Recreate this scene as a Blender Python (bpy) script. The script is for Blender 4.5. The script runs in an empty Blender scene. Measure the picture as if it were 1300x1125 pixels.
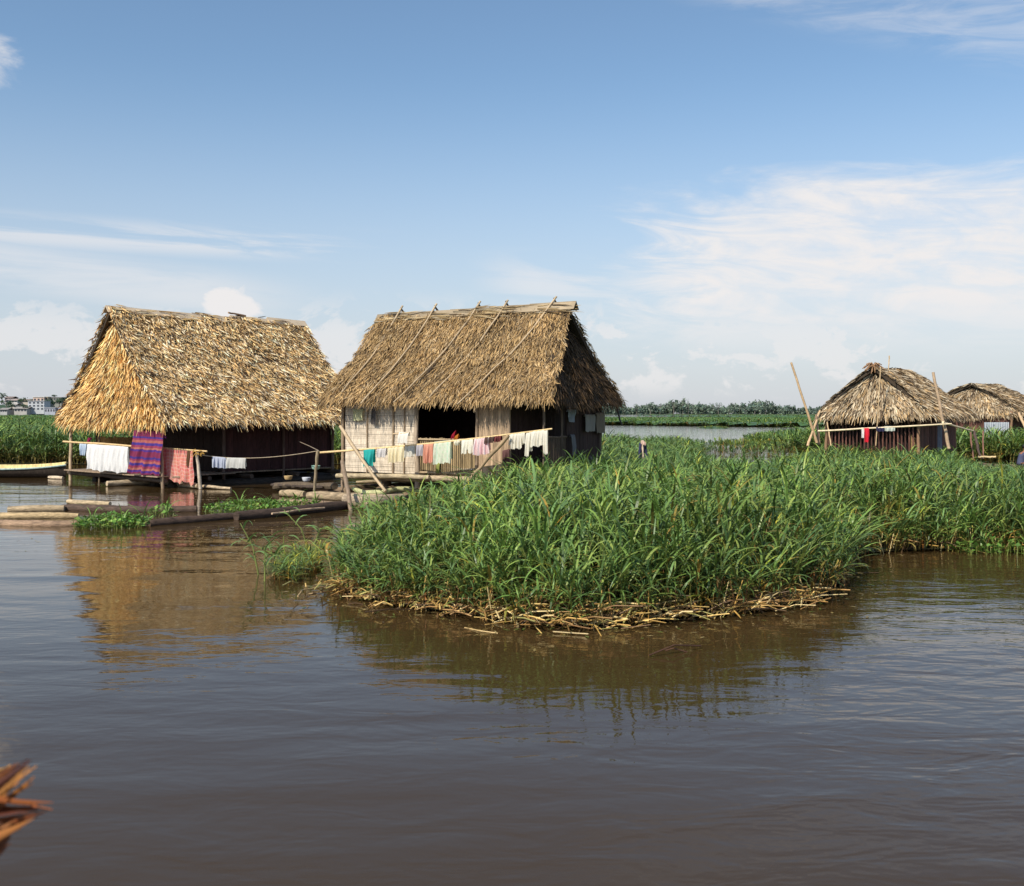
import bpy, math, random
import numpy as np
from mathutils import Vector, Matrix, noise as mnoise

random.seed(7); rng = np.random.default_rng(11)
S = bpy.context.scene
COL = S.collection
# ------------------------------------------------------------------ camera geometry of the place
F = 1350.0; CX = 650.0; HY = 524.0; H = 2.5
def P(x, y, Y):                       # a point in the world seen at (x, y) of the photograph at distance Y
    return np.array([(x-CX)/F*Y, Y, H-(y-HY)/F*Y])
def G(x, y, z=0.0):                   # the same, on the level plane z
    Y = (H-z)*F/(y-HY); return np.array([(x-CX)/F*Y, Y, z])

# ------------------------------------------------------------------ materials
MATS = {}
def new_mat(name):
    m = bpy.data.materials.new(name); m.use_nodes = True
    nt = m.node_tree; nt.nodes.clear(); MATS[name] = m
    out = nt.nodes.new('ShaderNodeOutputMaterial')
    return m, nt, out
def N(nt, t, **kw):
    n = nt.nodes.new(t)
    for k, v in kw.items():
        if k.startswith('i_'):
            n.inputs[k[2:].replace('_', ' ')].default_value = v
        else: setattr(n, k, v)
    return n
def attr_mat(name, rough=0.8, nscale=(6, 6, 6), namt=0.35, transl=0.0, bump=0.0, spec=0.3, bscale=60):
    m, nt, out = new_mat(name); L = nt.links.new
    at = N(nt, 'ShaderNodeAttribute', attribute_name='Col')
    tc = N(nt, 'ShaderNodeTexCoord'); mp = N(nt, 'ShaderNodeMapping'); mp.inputs['Scale'].default_value = nscale
    nz = N(nt, 'ShaderNodeTexNoise', i_Scale=1.0, i_Detail=5.0, i_Roughness=0.65)
    L(tc.outputs['Object'], mp.inputs['Vector']); L(mp.outputs['Vector'], nz.inputs['Vector'])
    mr = N(nt, 'ShaderNodeMapRange'); mr.inputs['From Min'].default_value = 0.3; mr.inputs['From Max'].default_value = 0.7
    mr.inputs['To Min'].default_value = 1-namt; mr.inputs['To Max'].default_value = 1+namt
    L(nz.outputs['Fac'], mr.inputs['Value'])
    mx = N(nt, 'ShaderNodeVectorMath', operation='SCALE')
    L(at.outputs['Color'], mx.inputs[0]); L(mr.outputs['Result'], mx.inputs['Scale'])
    bs = N(nt, 'ShaderNodeBsdfPrincipled'); bs.inputs['Roughness'].default_value = rough
    bs.inputs['Specular IOR Level'].default_value = spec
    L(mx.outputs['Vector'], bs.inputs['Base Color'])
    if bump:
        n2 = N(nt, 'ShaderNodeTexNoise', i_Scale=bscale, i_Detail=3.0)
        L(mp.outputs['Vector'], n2.inputs['Vector'])
        bp = N(nt, 'ShaderNodeBump', i_Strength=bump, i_Distance=0.02)
        L(n2.outputs['Fac'], bp.inputs['Height']); L(bp.outputs['Normal'], bs.inputs['Normal'])
    if transl:
        tr = N(nt, 'ShaderNodeBsdfTranslucent'); L(mx.outputs['Vector'], tr.inputs['Color'])
        ms = N(nt, 'ShaderNodeMixShader'); ms.inputs[0].default_value = transl
        L(bs.outputs[0], ms.inputs[1]); L(tr.outputs[0], ms.inputs[2]); L(ms.outputs[0], out.inputs['Surface'])
    else: L(bs.outputs[0], out.inputs['Surface'])
    return m
M_THATCH = attr_mat('thatch', 0.75, (1.3, 1.3, 1.3), 0.22, transl=0.08)
M_WOOD = attr_mat('weathered_wood', 0.8, (14, 14, 3), 0.35, bump=0.5, bscale=3)
M_BAMBOO = attr_mat('bamboo', 0.5, (9, 9, 9), 0.25)
M_LOG = attr_mat('wet_log', 0.7, (5, 5, 22), 0.55, bump=0.8, bscale=3)
M_CLOTH = attr_mat('cloth', 0.9, (30, 30, 30), 0.07, transl=0.25)
M_LEAF = attr_mat('leaf', 0.42, (1.1, 1.1, 1.1), 0.32, transl=0.18, spec=0.45)
M_FARLEAF = attr_mat('far_foliage', 0.9, (0.05, 0.05, 0.05), 0.25, spec=0.1)
M_PAINT = attr_mat('painted_wall', 0.85, (0.4, 0.4, 0.4), 0.12)
M_GROUND = attr_mat('wet_litter', 0.9, (4, 4, 4), 0.5, bump=0.8, bscale=8)
M_SKIN = attr_mat('skin', 0.55, (20, 20, 20), 0.06)

# ------------------------------------------------------------------ mesh collector
def root_loc(o):
    v = Vector((0, 0, 0))
    while o is not None: v += o.location; o = o.parent
    return np.array(v)
class MB:
    def __init__(s): s.v = []; s.f4 = []; s.f3 = []; s.c = []; s.n = 0; s.smooth = False
    def add(s, v, f, c):
        v = np.asarray(v, float).reshape(-1, 3); f = np.asarray(f, int)
        c = np.asarray(c, float)
        if c.ndim == 1: c = np.tile(c, (len(v), 1))
        s.v.append(v); s.c.append(c)
        (s.f4 if f.shape[1] == 4 else s.f3).append(f+s.n); s.n += len(v)
    def build(s, name, mat, parent=None, smooth=False, loc=None):
        v = np.concatenate(s.v); c = np.concatenate(s.c)
        if parent is not None: base = root_loc(parent)
        elif loc is not None: base = np.array(loc, float)
        else:
            base = (v.min(0)+v.max(0))/2; base[2] = v[:, 2].min()
        me = bpy.data.meshes.new(name)
        me.vertices.add(len(v)); me.vertices.foreach_set('co', (v-base).astype(np.float32).ravel())
        f4 = np.concatenate(s.f4) if s.f4 else np.zeros((0, 4), int)
        f3 = np.concatenate(s.f3) if s.f3 else np.zeros((0, 3), int)
        nl = f4.size+f3.size; me.loops.add(nl)
        me.loops.foreach_set('vertex_index', np.concatenate([f4.ravel(), f3.ravel()]).astype(np.int32))
        me.polygons.add(len(f4)+len(f3))
        st = np.concatenate([np.arange(len(f4))*4, f4.size+np.arange(len(f3))*3]).astype(np.int32)
        me.polygons.foreach_set('loop_start', st)
        me.polygons.foreach_set('use_smooth', np.full(len(st), smooth))
        at = me.color_attributes.new('Col', 'FLOAT_COLOR', 'POINT')
        at.data.foreach_set('color', np.concatenate([np.clip(c, 0.0, 1.0), np.ones((len(c), 1))], 1).astype(np.float32).ravel())
        me.update(calc_edges=True); me.validate()
        me.materials.append(mat)
        o = bpy.data.objects.new(name, me); COL.objects.link(o)
        if parent is not None: o.parent = parent
        else: o.location = base
        return o
def tag(o, label=None, cat=None, group=None, kind=None):
    if label: o['label'] = label
    if cat: o['category'] = cat
    if group: o['group'] = group
    if kind: o['kind'] = kind
    return o
def empty(name, loc, label, cat, group=None):
    o = bpy.data.objects.new(name, None); COL.objects.link(o); o.location = loc
    o.empty_display_size = 0.3
    return tag(o, label, cat, group)
def unit(v):
    v = np.asarray(v, float); return v/max(np.linalg.norm(v), 1e-9)
def C3(c, k=0.0): return np.clip(np.array(c)*(1+random.uniform(-k, k)), 0, 1)

def tube(mb, pts, rad, col, sides=8, jit=0.0, caps=True, coljit=0.0):
    pts = np.asarray(pts, float); n = len(pts)
    rad = np.full(n, rad) if np.isscalar(rad) else np.asarray(rad, float)
    vs = []; cs = []
    ref = np.array([0, 0, 1.0])
    d0 = unit(pts[-1]-pts[0])
    if abs(d0[2]) > 0.9: ref = np.array([1.0, 0, 0])
    for i in range(n):
        d = unit(pts[min(i+1, n-1)]-pts[max(i-1, 0)])
        a = unit(np.cross(d, ref)); b = np.cross(a, d)
        for k in range(sides):
            t = 2*math.pi*k/sides
            r = rad[i]*(1+random.uniform(-jit, jit))
            vs.append(pts[i]+a*math.cos(t)*r+b*math.sin(t)*r)
            cs.append(C3(col, coljit))
    fs = []
    for i in range(n-1):
        for k in range(sides):
            k2 = (k+1) % sides
            fs.append([i*sides+k, i*sides+k2, (i+1)*sides+k2, (i+1)*sides+k])
    base = len(vs)
    mb.add(vs, fs, cs)
    if caps:
        for i, s_ in ((0, 1), (n-1, -1)):
            ring = [vs[i*sides+k] for k in range(sides)]
            v = [pts[i]]+ring
            mb.add(v, [[0, 1+k, 1+(k+1) % sides] for k in range(sides)], C3(np.array(col)*1.1))
def pole(mb, a, b, r, col, r2=None, n=7, bend=0.0, sides=8, coljit=0.12, knots=True):
    a = np.array(a, float); b = np.array(b, float); r2 = r if r2 is None else r2
    L = np.linalg.norm(b-a); bd = np.array([random.uniform(-1, 1), random.uniform(-1, 1), random.uniform(-1, 1)])*bend*L
    pts = [a+(b-a)*t+bd*math.sin(math.pi*t)+np.array([random.uniform(-1, 1) for _ in range(3)])*r*0.25 for t in np.linspace(0, 1, n)]
    rr = [(r+(r2-r)*t)*(1+random.uniform(-.08, .12)) for t in np.linspace(0, 1, n)]
    tube(mb, pts, rr, col, sides, 0.05, coljit=coljit)
BOXF = [[0, 1, 2, 3], [7, 6, 5, 4], [0, 4, 5, 1], [1, 5, 6, 2], [2, 6, 7, 3], [3, 7, 4, 0]]
def beam(mb, a, b, w, h, col, up=(0, 0, 1), k=0.0):
    a = np.array(a, float); b = np.array(b, float); d = unit(b-a)
    s = unit(np.cross(d, up)); u = np.cross(s, d)
    v = []
    for p in (a, b):
        for sx, sz in ((-1, -1), (1, -1), (1, 1), (-1, 1)): v.append(p+s*sx*w/2+u*sz*h/2)
    mb.add(v, BOXF, C3(col, k))
def box(mb, lo, hi, col):
    x0, y0, z0 = lo; x1, y1, z1 = hi
    mb.add([[x0, y0, z0], [x1, y0, z0], [x1, y1, z0], [x0, y1, z0], [x0, y0, z1], [x1, y0, z1], [x1, y1, z1], [x0, y1, z1]], BOXF, col)
def slab(mb, A, B, C_, D, th, col):
    A, B, C_, D = [np.array(p, float) for p in (A, B, C_, D)]
    n = unit(np.cross(C_-A, B-D)); n = n if n[2] > 0 else -n
    top = [A, B, C_, D]; v = top+[p-n*th for p in top]
    mb.add(v, BOXF, col)

# ------------------------------------------------------------------ thatch
PAL_GOLD = np.array([[.88, .68, .38], [.76, .55, .27], [.64, .42, .17], [.46, .28, .11], [.90, .76, .50], [.24, .14, .06], [.10, .06, .035], [.70, .48, .20]])
PAL_GREY = np.array([[.52, .41, .24], [.42, .31, .165], [.33, .235, .12], [.42, .35, .24], [.26, .19, .11], [.56, .42, .22], [.11, .08, .05], [.38, .27, .13]])
PAL_PALE = np.array([[.56, .46, .32], [.46, .35, .22], [.36, .27, .17], [.62, .53, .38], [.24, .17, .10], [.50, .34, .17], [.13, .09, .06]])
def nz(p, s): return mnoise.noise(Vector((float(p[0])*s, float(p[1])*s, float(p[2])*s)))
def thatch(mb, A, B, C_, D, n, L, w, pal, lift=0.10, jit=0.35, droop=0.15, rows=0, tmax=0.98, tmin=-0.02, slant=0.0, roll=0.6, outn=None, gain=1.0):
    """strips of palm leaf laid down the slope; A,B top edge, C_,D bottom edge (B above C_)"""
    A, B, C_, D = [np.asarray(p, float) for p in (A, B, C_, D)]
    s = rng.random(n); t = tmin+(tmax-tmin)*rng.random(n)
    # a triangle's rows get fewer strips where they are short
    wt = np.linalg.norm(B-A); wb = np.linalg.norm(C_-D)
    if wt < wb*0.6 or wb < wt*0.6:
        keep = rng.random(n) < (wt+(wb-wt)*np.clip(t, 0, 1))/max(wt, wb)+0.05
        s = s[keep]; t = t[keep]; n = len(s)
    if rows: t = np.clip((np.floor(t*rows)+rng.normal(0.5, 0.16, n))/rows, tmin, tmax)
    s_ = s[:, None]; t_ = t[:, None]
    top = A+(B-A)*s_; bot = D+(C_-D)*s_
    p = top+(bot-top)*t_
    down = bot-top; down /= np.linalg.norm(down, axis=1)[:, None]
    nrm = unit(np.cross((C_+B)/2-(A+D)/2, (C_+D)/2-(A+B)/2))
    if outn is not None:
        if np.dot(nrm, outn) < 0: nrm = -nrm
    elif nrm[2] < 0: nrm = -nrm
    side = np.cross(down, nrm); side /= np.linalg.norm(side, axis=1)[:, None]
    ang = rng.normal(0, jit, n)+slant
    d = down*np.cos(ang)[:, None]+side*np.sin(ang)[:, None]
    sd = np.cross(d, nrm)
    rl = rng.normal(0, roll, n)[:, None]
    sd = sd*np.cos(rl)+nrm*np.sin(rl)
    Ls = L*rng.uniform(0.55, 1.25, n); ws = w*rng.uniform(0.6, 1.35, n)
    lf = lift*rng.random(n)**1.5; curl = rng.normal(0, 0.10, n)
    low = np.array([nz(q, 0.9) for q in p])*0.09+np.array([nz(q, 2.7) for q in p])*0.05
    base = low+rng.uniform(0.0, 0.06, n)
    slope_len = np.linalg.norm(bot-top, axis=1)
    over = np.clip((t*slope_len+Ls-slope_len)/np.maximum(Ls, .01), 0, 1)
    V = np.zeros((n, 8, 3)); prof = [0.8, 1.0, 0.75, 0.18]
    for k in range(4):
        a = k/3
        q = p+d*(Ls*a)[:, None]+nrm*(base+lf*a**1.4)[:, None]+np.cross(d, nrm)*(curl*Ls*a*a)[:, None]
        q[:, 2] -= (droop*over*a*a*Ls*1.5)+0.04*a*a*Ls
        V[:, 2*k] = q-sd*(ws*prof[k]/2)[:, None]; V[:, 2*k+1] = q+sd*(ws*prof[k]/2)[:, None]
    patch = 1+0.25*np.array([nz(q+5, 1.3) for q in p])
    c = pal[rng.integers(0, len(pal), n)]*rng.uniform(0.75, 1.2, n)[:, None]*patch[:, None]*gain
    Cc = np.repeat(c[:, None, :], 8, 1)
    Cc[:, 0:2] *= 0.72; Cc[:, 6:8] *= 1.1
    f = np.array([[0, 1, 3, 2], [2, 3, 5, 4], [4, 5, 7, 6]])
    Fa = (f[None]+(np.arange(n)*8)[:, None, None]).reshape(-1, 4)
    mb.add(V.reshape(-1, 3), Fa, Cc.reshape(-1, 3))

class Frame:
    def __init__(s, cx, cy, ux, uy):
        s.c = np.array([cx, cy, 0.0]); s.u = unit([ux, uy, 0]); s.v = np.array([s.u[1], -s.u[0], 0.0])   # v points to the viewer
    def L(s, u, v, z): return s.c+s.u*u+s.v*v+np.array([0, 0, z])
    def u_at(s, px, v):
        k = (px-CX)/F
        return (k*(s.c[1]+v*s.v[1])-s.c[0]-v*s.v[0])/(s.u[0]-k*s.u[1])
    def z_at(s, u, v, py): return H-(py-HY)/F*s.L(u, v, 0)[1]

def gable_profile_roof(fr, a, ea, eb, prof_f, prof_b, pal, dens, L, w, root, gable_front, gain=1.0, lift=.10, jit=.35, rows=0, slant=0.0, droop=.15, ridge_sag=0.0, glen=None, gl=(1, 1, 1), gr=(1, 1, 1)):
    """two slopes + two gables. a = half ridge, ea/eb = eave overhang left/right beyond the ridge,
       prof = [(v,z),...] from ridge to eave"""
    mb = MB()
    for prof, sg in ((prof_f, 1), (prof_b, -1)):
        Ltot = sum(math.hypot(prof[i+1][0]-prof[i][0], prof[i+1][1]-prof[i][1]) for i in range(len(prof)-1))
        acc = 0
        vmax = prof[-1][0]
        for i in range(len(prof)-1):
            (v0, z0), (v1, z1) = prof[i], prof[i+1]
            f0 = v0/vmax; f1 = v1/vmax
            u0L = -a-ea*f0; u0R = a+eb*f0; u1L = -a-ea*f1; u1R = a+eb*f1
            A = fr.L(u0L, sg*v0, z0); B = fr.L(u0R, sg*v0, z0); Cc = fr.L(u1R, sg*v1, z1); D = fr.L(u1L, sg*v1, z1)
            slab(mb, A, B, Cc, D, 0.12, np.array([.05, .035, .022]))
            ln = math.hypot(v1-v0, z1-z0); area = ln*(u0R-u0L+u1R-u1L)/2
            nn = int(area*dens*(1.0 if sg == 1 else 0.45))
            last = i == len(prof)-2
            thatch(mb, A, B, Cc, D, nn, L, w, pal, lift=lift, jit=jit, droop=droop, rows=rows, tmax=0.99 if last else 1.0, slant=slant*sg, gain=gain)
            # rough bargeboards: leaf ends sticking out along the sloping edges
            for e0, e1, dr in ((A, D, -1), (B, Cc, 1)):
                ne = int(ln*60)
                off = fr.u*0.10*dr
                thatch(mb, e0-off, e0+off, e1+off, e1-off, ne, L*0.8, w, pal, lift=lift*.6, jit=jit*.9, droop=droop*1.5, slant=0, gain=gain)
            if last:   # a ragged hanging fringe along the eave
                thatch(mb, A+(D-A)*.93, B+(Cc-B)*.93, Cc, D, int((u1R-u1L)*(70 if sg == 1 else 30)), L*.95, w, pal, lift=lift*.4, jit=jit, droop=.28, tmin=.1, tmax=1.0, gain=gain)
    rf = mb.build('roof', M_THATCH, root)
    # gables
    for sgn, e, isvis in ((-1, ea, gable_front in ('left', 'both')), (1, eb, gable_front in ('right', 'both'))):
        g = MB()
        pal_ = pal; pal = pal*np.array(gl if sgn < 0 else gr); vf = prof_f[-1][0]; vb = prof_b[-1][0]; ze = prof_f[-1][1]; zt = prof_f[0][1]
        inset = 0.38
        out = fr.u*sgn
        def edge(z, prof):
            for i in range(len(prof)-1):
                (v0, z0), (v1, z1) = prof[i], prof[i+1]
                if z <= z0 and z >= z1-1e-6: return v0+(v1-v0)*(z0-z)/max(z0-z1, 1e-6)
            return prof[-1][0]
        levels = [0.97, 0.72, 0.42, 0.0]
        for i in range(len(levels)-1):
            za = ze+(zt-ze)*levels[i]; zb = ze+(zt-ze)*levels[i+1]
            ua = sgn*(a-inset+(e+inset*0.95)*(1-levels[i])); ub = sgn*(a-inset+(e+inset*0.95)*(1-levels[i+1]))
            A = fr.L(ua, edge(za, prof_f)-.02, za); B = fr.L(ua, -edge(za, prof_b)+.02, za)
            Cc = fr.L(ub, -edge(zb, prof_b)+.06, zb); D = fr.L(ub, edge(zb, prof_f)-.06, zb)
            slab(g, A, B, Cc, D, 0.06, np.array([.06, .04, .025]))
            area = (np.linalg.norm(A-B)+np.linalg.norm(Cc-D))/2*np.linalg.norm((A+B)/2-(Cc+D)/2)
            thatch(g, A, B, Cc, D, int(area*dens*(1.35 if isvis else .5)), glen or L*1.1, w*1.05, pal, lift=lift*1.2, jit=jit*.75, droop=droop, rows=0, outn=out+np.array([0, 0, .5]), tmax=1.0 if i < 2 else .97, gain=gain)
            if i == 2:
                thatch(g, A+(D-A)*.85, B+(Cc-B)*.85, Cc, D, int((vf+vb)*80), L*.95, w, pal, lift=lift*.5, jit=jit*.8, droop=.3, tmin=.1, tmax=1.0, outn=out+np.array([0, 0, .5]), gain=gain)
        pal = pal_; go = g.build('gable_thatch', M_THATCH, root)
    return rf

def vslats(mb, A, B, z0, z1, w, col, th=.03, gap=.004, k=.18, zj=.02, nj=0.006):
    A = np.array(A, float); B = np.array(B, float); L = np.linalg.norm((B-A)[:2]); n = max(1, int(L/w)); d = (B-A)/n
    nrm = unit(np.cross(unit(B-A), [0, 0, 1]))
    for i in range(n):
        o = nrm*random.uniform(-nj, nj)
        p = A+d*(i+.5)+o; q = p+unit(d)*random.uniform(-.15, .15)*w*.4
        beam(mb, [p[0], p[1], z0+random.uniform(-zj, zj)], [q[0], q[1], z1+random.uniform(-zj, zj)], (np.linalg.norm(d)-gap), th, col, up=nrm, k=k)
def hslats(mb, A, B, z0, z1, w, col, th=.02, gap=.006, k=.15, lean=0.01):
    n = max(1, int((z1-z0)/w)); h = (z1-z0)/n
    A = np.array(A, float); B = np.array(B, float); nrm = unit(np.cross(unit(B-A), [0, 0, 1]))
    for i in range(n):
        z = z0+h*(i+.5); segs = random.choice([1, 2, 2]); cuts = [0]+sorted(random.uniform(.2, .8) for _ in range(segs-1))+[1]
        for j in range(segs):
            o = nrm*random.uniform(-.006, .006)
            p = A+(B-A)*cuts[j]+o; q = A+(B-A)*cuts[j+1]+o
            za = z+random.uniform(-lean, lean); zb = z+random.uniform(-lean, lean)
            beam(mb, [p[0], p[1], za], [q[0], q[1], zb], th, h-gap*random.uniform(.3, 2.2), col, k=k)
def hpanel(mb, A, B, z0, z1, col):      # thin backing sheet
    A = np.array(A, float); B = np.array(B, float)
    beam(mb, [A[0], A[1], (z0+z1)/2], [B[0], B[1], (z0+z1)/2], .012, z1-z0, col)

# ------------------------------------------------------------------ cloth
def cloth(name, A, B, drop, label, cat, col=(.8, .8, .8), back=None, nf=4, amp=.03, group=None, seed=None, taper=0.0, colfn=None, nx=36, nt=26, front=(0, -1, 0), hem=.03, skew=0.0, sag=0.0, rad=.03, notch=None, parent=None):
    rs = random.Random(seed if seed is not None else hash(name+str(A)) % 1000)
    A = np.array(A, float); B = np.array(B, float); back = drop*.8 if back is None else back
    fn = np.array(front, float)
    ax = unit(B-A); fn = unit(fn-ax*np.dot(fn, ax)); W_ = np.linalg.norm(B-A)
    ph = [rs.uniform(0, 6.28) for _ in range(5)]; mb = MB(); v = []; c = []
    for j in range(nt+1):
        t = -back+(drop+back)*j/nt
        for i in range(nx+1):
            s = i/nx
            hm = 1+hem*math.sin(2.3*2*math.pi*s+ph[3])+hem*.6*math.sin(5.1*2*math.pi*s+ph[4])
            dz = abs(t)*hm; dep = min(1, abs(t)/max(drop*.55, .05))
            o = math.sin(2*math.pi*nf*s+ph[0]+1.2*math.sin(2*math.pi*s+ph[1]))*amp*dep+.4*amp*math.sin(2*math.pi*nf*2.2*s+ph[2]+t*6)*dep
            ss = (s-.5)*(1-taper*dep*abs(t)/drop)+.5+skew*t/drop*0.5+.012*math.sin(9*t+ph[1])*dep
            side = 1 if t >= 0 else -1
            r = rad*(1 if abs(t) > .05 else abs(t)/.05)
            top = rad*(1-min(1, abs(t)/.05))
            p = A+(B-A)*ss+fn*(side*r+o*(1 if side > 0 else .6)+.02*side*dep)+np.array([0, 0, -dz+top+rad*.2-sag*math.sin(math.pi*s)])
            v.append(p); c.append(colfn(s, t/drop if t > 0 else t/back) if colfn else np.array(col)*(1+.04*math.sin(17*s+ph[0])))
    f = []
    for j in range(nt):
        for i in range(nx):
            if notch and notch(i/nx, (-back+(drop+back)*(j+.5)/nt)/drop): continue
            a = j*(nx+1)+i; f.append([a, a+1, a+nx+2, a+nx+1])
    mb.add(v, f, c)
    o = mb.build(name, M_CLOTH, parent, smooth=True, loc=None if parent is not None else (A+B)/2)
    if parent is None: tag(o, label, cat, group)
    return o

# ================================================================== HUT 2 (middle)
f2 = Frame(-1.265, 31.7, .86, -.51)
h2 = empty('thatched_house', tuple(f2.c), 'palm-thatched house with pale woven bamboo front wall and five poles laid down its roof', 'house', 'thatched houses on the water')
a2 = 3.33
ZR2 = 5.50; ZE2 = 2.86
pf = [(0, ZR2), (1.0, ZR2-1.38), (2.18, ZE2)]
gable_profile_roof(f2, a2, .62, .62, pf, pf, PAL_GREY*np.array([.98, .88, .76]), 900, .28, .026, h2, 'right', gain=1.1, jit=.34, lift=.09, slant=-.12, glen=.38, droop=.06, gr=(.22, .20, .21))  # right gable palette strongly darkened: its shade is put into the thatch colour
# ridge cap
mb = MB()
for k in range(5):
    u0 = -a2-.12+k*(2*a2+.24)/5; u1 = u0+(2*a2+.24)/5+.12
    for sg in (1, -1):
        zz = ZR2+.09+.012*k
        slab(mb, f2.L(u0, 0, zz), f2.L(u1, 0, zz+random.uniform(-.02, .02)), f2.L(u1, sg*.17, zz-.23), f2.L(u0, sg*.17, zz-.24), .02, C3((.34, .27, .18), .2))
thatch(mb, f2.L(-a2, .24, ZR2-.22), f2.L(-a2, 0, ZR2+.08), f2.L(a2, 0, ZR2+.08), f2.L(a2, .24, ZR2-.22), 120, .7, .04, PAL_GREY*.9, lift=.03, jit=.07, droop=0)
mb.build('ridge_cap', M_THATCH, h2)
# roof poles, ridge px -> eave px
def slope2(u, s):      # point lying on the front slope at fraction s
    s_ = s*2.18
    z = ZR2-1.38*s_ if s_ < 1 else ZR2-1.38-(s_-1)*(ZR2-1.38-ZE2)/1.18
    return f2.L(u, s_, z+.13+.05*s)
for pxr, pxe, se in ((511, 428, .97), (554, 466, 1.13), (609, 508, 1.12), (644, 547, 1.06), (705, 592, 1.13)):
    u0 = f2.u_at(pxr, -.1); u1 = f2.u_at(pxe, 2.3)
    mb = MB(); pts = []
    for t in np.linspace(-.035, se, 9):
        pts.append(slope2(u0+(u1-u0)*t, t)+np.array([0, 0, random.uniform(-.015, .03)+(.06 if t < .1 else 0)]))
    tube(mb, pts, np.linspace(.030, .020, 9), (.46, .35, .22), 7, .06, coljit=.15)
    pp = slope2(u0, -.02)
    tube(mb, [pp+f2.v*-.2+[0, 0, -.12], pp+[0, 0, .02], pp+f2.v*.02+[0, 0, .08]], .03, (.2, .14, .1), 6)
    mb.build('roof_pole', M_BAMBOO, h2, smooth=True)
# walls
VF = 1.70; ZF = .74; ZT = 2.85
uL = f2.u_at(437, VF); uP = f2.u_at(530, VF); uO = f2.u_at(606, VF); uK = f2.u_at(647, VF); UR = 3.45
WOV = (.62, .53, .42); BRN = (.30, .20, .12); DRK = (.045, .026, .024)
mb = MB(); hpanel(mb, f2.L(uL+.05, VF-.03, 0), f2.L(uP, VF-.03, 0), ZF, ZT, np.array(WOV)*.7)
hslats(mb, f2.L(uL+.05, VF, 0), f2.L(uP, VF, 0), ZF, ZT, .062, WOV, k=.10, gap=.003, lean=.006)
mb.build('woven_wall', M_WOOD, h2)
for px in (466, 499, 513):
    mb = MB(); u = f2.u_at(px, VF+.03); pole(mb, f2.L(u, VF+.04, ZF-.05), f2.L(u+.02, VF+.04, ZT), .022 if px != 499 else .03, (.32, .24, .16)); mb.build('wall_batten', M_BAMBOO, h2, smooth=True)
mb = MB(); hpanel(mb, f2.L(uO, VF-.03, 0), f2.L(uK, VF-.03, 0), ZF, ZT, np.array(BRN)*.4)
vslats(mb, f2.L(uO, VF, 0), f2.L(uK, VF, 0), ZF-.02, ZT, .085, (.40, .29, .19), k=.25)
mb.build('plank_wall', M_WOOD, h2)
mb = MB(); vslats(mb, f2.L(uP+.08, VF, 0), f2.L(uO, VF, 0), ZF, 1.77, .066, (.36, .27, .15), gap=.03, th=.025, k=.3, zj=.03)
for z in (ZF+.05, 1.74): pole(mb, f2.L(uP, VF+.03, z), f2.L(uO, VF+.03, z), .028, (.42, .32, .2))
mb.build('bamboo_railing', M_WOOD, h2)
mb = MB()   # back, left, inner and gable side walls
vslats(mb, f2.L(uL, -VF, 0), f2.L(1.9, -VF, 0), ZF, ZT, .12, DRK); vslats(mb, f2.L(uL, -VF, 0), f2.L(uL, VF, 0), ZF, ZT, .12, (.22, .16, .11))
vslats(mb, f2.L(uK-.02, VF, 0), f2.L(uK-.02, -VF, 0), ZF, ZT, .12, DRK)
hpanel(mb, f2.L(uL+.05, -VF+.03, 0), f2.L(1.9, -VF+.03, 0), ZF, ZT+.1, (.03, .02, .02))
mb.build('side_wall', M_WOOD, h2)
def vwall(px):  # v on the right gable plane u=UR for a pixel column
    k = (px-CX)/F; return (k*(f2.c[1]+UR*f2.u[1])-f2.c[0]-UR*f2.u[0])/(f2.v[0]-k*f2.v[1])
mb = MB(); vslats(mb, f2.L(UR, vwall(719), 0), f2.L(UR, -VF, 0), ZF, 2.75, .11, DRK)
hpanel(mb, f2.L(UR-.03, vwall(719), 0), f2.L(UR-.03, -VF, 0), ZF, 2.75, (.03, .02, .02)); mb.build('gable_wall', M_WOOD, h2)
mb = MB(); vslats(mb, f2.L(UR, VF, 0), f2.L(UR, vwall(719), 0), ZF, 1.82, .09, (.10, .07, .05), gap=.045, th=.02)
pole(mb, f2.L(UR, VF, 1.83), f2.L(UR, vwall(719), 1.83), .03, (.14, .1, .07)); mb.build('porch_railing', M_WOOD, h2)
mb = MB()
for k in range(int(6.9/.16)):
    u = -3.45+k*.16; beam(mb, f2.L(u, -VF-.05, ZF-.07), f2.L(u, VF+.05, ZF-.07), .13, .035, (.24, .17, .11), k=.25)
mb.build('floor', M_WOOD, h2)
for (u, v, r, c) in ((uL-.02, VF+.05, .05, (.34, .25, .17)), (uP+.03, VF+.06, .075, (.40, .32, .24)), (uO, VF+.05, .045, (.3, .22, .15)), (uK, VF+.04, .05, (.3, .22, .15)), (UR, VF, .04, (.16, .12, .09)), (UR, vwall(713), .035, (.12, .09, .07)), (UR+.02, -VF, .06, (.12, .09, .07)), (uL, -VF, .05, (.2, .15, .1)), (0, -VF, .05, (.2, .15, .1))):
    mb = MB(); pole(mb, f2.L(u, v, -.35), f2.L(u+random.uniform(-.03, .03), v, 3.15), r, c, r*.85, n=9); mb.build('post', M_WOOD, h2, smooth=True)
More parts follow.
